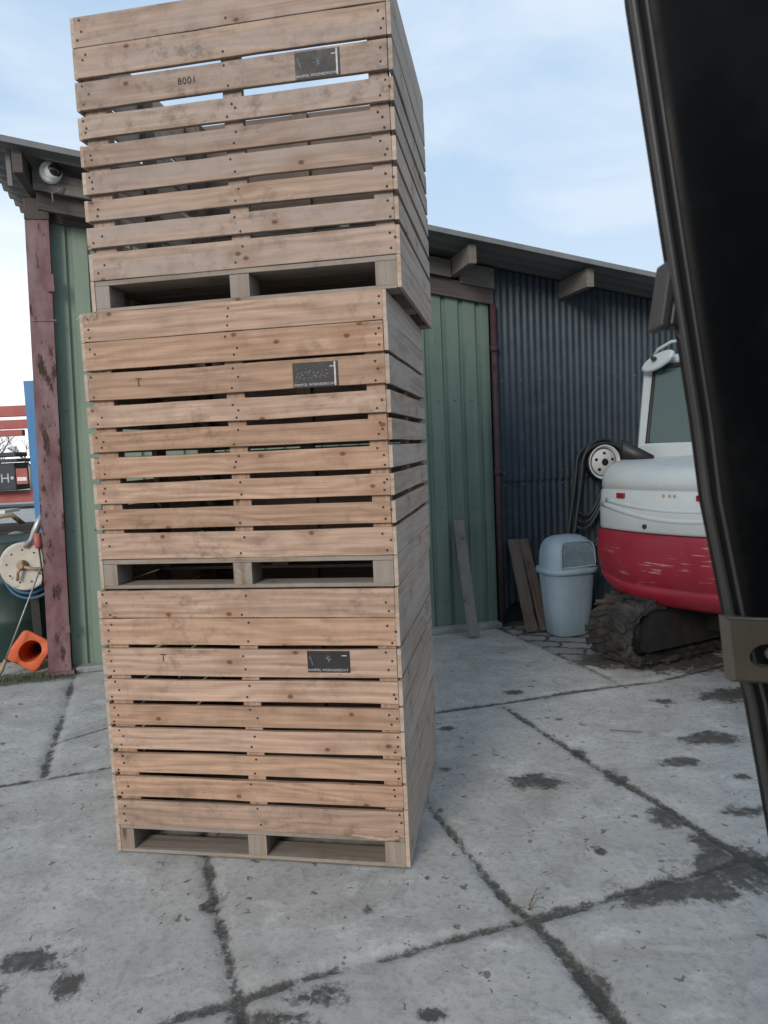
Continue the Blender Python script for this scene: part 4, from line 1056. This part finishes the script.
# clamp bracket with oval slot and bolt
by = PY - .022
def oval(cx, cz, a, b_, y, n=28): return [Vector((cx + a * math.cos(2*PI*i/n), y, cz + b_ * math.sin(2*PI*i/n))) - off_ for i in range(n)]
def boxring(y, g):
    x0, x1, zt, zb = .3185 + g, .470 - g, 1.4150 - g, 1.3520 + g
    pts = []
    P4 = [(x0, zt), (x1, zt - .012), (x1, zb - .016), (x0 + .006, zb)]
    n = 7
    for i in range(4):
        a = Vector(P4[i]); b2 = Vector(P4[(i + 1) % 4])
        for j in range(n): q = a + (b2 - a) * j / n; pts.append(Vector((q.x, y, q.y)) - off_)
    return pts
cx_, cz_ = .3600, 1.3765
br_ = boxring(by, .003)
ang = [math.atan2((p + off_).z - cz_, (p + off_).x - cx_) for p in br_]
def ovalm(a, b_, y): return [Vector((cx_ + a * math.cos(t), y, cz_ + b_ * math.sin(t))) - off_ for t in ang]
m = MB(); m.rings([boxring(by + .016, 0), boxring(by + .004, 0), br_, ovalm(.0195, .0125, by), ovalm(.0185, .0118, by + .004), ovalm(.017, .0105, by + .014)], smooth=False)
cb = m.build('clamp', M['olive'], pr_)
m = MB(); m.lathe([(.0062, .0), (.0062, .020), (.0055, .022), (.003, .0222)], Vector((cx_ + .004, by + .014, cz_ + .0005)) - off_, n=18, M=Mout); m.tube([Vector((cx_ + .004, by + .0, cz_)) - off_, Vector((cx_ + .045, by - .004, cz_ - .003)) - off_], .0045, 10); m.build('bolt', M['galv'], cb)
m = MB(); m.tube([Vector((.3200, by + .002, 1.4145)) - off_, Vector((.470, by + .002, 1.4025)) - off_], .0016, 8); m.build('clamp_edge', M['trim'], cb)
# small marker lamp strapped to the edge
Ml = Matrix.Rotation(R(9), 3, 'Y')
lc = Vector((.2750, PY + .012, 1.7200)) - off_
m = MB(); m.box(lc, (.0120, .03, .064), Ml); lamp = bevel(m.build('marker_lamp', M['trim'], pr_), .004, 3)
m = MB(); m.box(lc + Vector((.0105, .001, .0012)), (.0105, .032, .061), Ml); bevel(m.build('lamp_gasket', M['black_plastic'], lamp), .002, 2)
m = MB(); m.tube([lc + Vector((.004, -.01, .032)), lc + Vector((.001, -.012, .045)), lc + Vector((.004, -.012, .056)), lc + Vector((.003, -.01, .066))], .0012, 6); m.tube([lc + Vector((.006, -.012, -.03)), lc + Vector((.013, -.014, -.046)), lc + Vector((.024, -.01, -.055))], .0012, 6); m.build('lamp_wire', M['black_plastic'], lamp)

# ------------------------------------------------------------------ camera
cd = bpy.data.cameras.new('camera'); cam = bpy.data.objects.new('camera', cd); C.objects.link(cam)
cd.sensor_fit = 'VERTICAL'; cd.sensor_height = 36; cd.lens = FPX / 1024 * 36
cd.clip_start = .05; cd.clip_end = 2000
cam.rotation_mode = 'QUATERNION'
cam.location = (0, 0, CAMZ)
cam.rotation_quaternion = (Matrix.Rotation(PI / 2 - PIT, 3, 'X') @ Matrix.Rotation(ROL, 3, 'Z')).to_quaternion()
cd.dof.use_dof = True; cd.dof.focus_distance = 3.4; cd.dof.aperture_fstop = 12
scn.camera = cam

# ------------------------------------------------------------------ light
sun_dir = Vector((-.42, -.90, .40)).normalized()
sd = bpy.data.lights.new('sun', 'SUN'); sd.energy = 2.2; sd.angle = R(18); sd.color = (1, .90, .78)
so = bpy.data.objects.new('sun', sd); C.objects.link(so)
so.rotation_mode = 'QUATERNION'; so.rotation_quaternion = sun_dir.to_track_quat('Z', 'Y')
w = bpy.data.worlds.new('World'); scn.world = w; w.use_nodes = True
nt = w.node_tree; nt.nodes.clear()
def N(t, **k):
    x = nt.nodes.new(t)
    for a, b in k.items(): setattr(x, a, b)
    return x
def L(a, b): nt.links.new(a, b)
sky = N('ShaderNodeTexSky', sky_type='NISHITA'); sky.sun_disc = False
sky.sun_elevation = math.asin(sun_dir.z); sky.sun_rotation = math.atan2(sun_dir.x, sun_dir.y)
sky.air_density = 1.0; sky.dust_density = 1.5; sky.ozone_density = 1.5
tc = N('ShaderNodeTexCoord'); mp = N('ShaderNodeMapping'); L(tc.outputs['Generated'], mp.inputs[0]); mp.inputs['Scale'].default_value = (1, 1, 2.2); mp.inputs['Location'].default_value = (.3, .1, 0)
cl = N('ShaderNodeTexNoise'); L(mp.outputs[0], cl.inputs['Vector']); cl.inputs['Scale'].default_value = 2.6; cl.inputs['Detail'].default_value = 7; cl.inputs['Roughness'].default_value = .55; cl.inputs['Distortion'].default_value = .4
cr = N('ShaderNodeMapRange'); cr.interpolation_type = 'SMOOTHSTEP'; L(cl.outputs[0], cr.inputs[0]); cr.inputs[1].default_value = .38; cr.inputs[2].default_value = .70
sx = N('ShaderNodeSeparateXYZ'); L(tc.outputs['Generated'], sx.inputs[0])
hz_ = N('ShaderNodeMapRange'); hz_.interpolation_type = 'SMOOTHSTEP'; L(sx.outputs[2], hz_.inputs[0]); hz_.inputs[1].default_value = .02; hz_.inputs[2].default_value = .42; hz_.inputs[3].default_value = 1; hz_.inputs[4].default_value = 0
lf = N('ShaderNodeMapRange'); lf.interpolation_type = 'SMOOTHSTEP'; L(sx.outputs[0], lf.inputs[0]); lf.inputs[1].default_value = .1; lf.inputs[2].default_value = -.55
mx = N('ShaderNodeMath', operation='MULTIPLY'); L(hz_.outputs[0], mx.inputs[0]); mx.inputs[1].default_value = .9
lm = N('ShaderNodeMath', operation='MULTIPLY'); L(lf.outputs[0], lm.inputs[0]); L(hz_.outputs[0], lm.inputs[1])
am = N('ShaderNodeMath', operation='MAXIMUM'); L(cr.outputs[0], am.inputs[0]); L(mx.outputs[0], am.inputs[1])
bs = N('ShaderNodeMix', data_type='RGBA', blend_type='MULTIPLY'); bs.inputs[0].default_value = 1; L(sky.outputs[0], bs.inputs[6]); bs.inputs[7].default_value = (5.0, 6.8, 8.9, 1); bs.blend_type = 'MIX'; bs.inputs[0].default_value = .82
cc_ = N('ShaderNodeMix', data_type='RGBA'); L(am.outputs[0], cc_.inputs[0]); L(bs.outputs[2], cc_.inputs[6]); cc_.inputs[7].default_value = (6.7, 7.7, 8.9, 1)
c2 = N('ShaderNodeMix', data_type='RGBA'); L(lm.outputs[0], c2.inputs[0]); L(cc_.outputs[2], c2.inputs[6]); c2.inputs[7].default_value = (12.5, 12.6, 12.8, 1)
bg = N('ShaderNodeBackground'); L(c2.outputs[2], bg.inputs[0]); bg.inputs[1].default_value = .112
ow = N('ShaderNodeOutputWorld'); L(bg.outputs[0], ow.inputs[0])
scn.view_settings.view_transform = 'Standard'; scn.view_settings.look = 'None'; scn.view_settings.exposure = 0
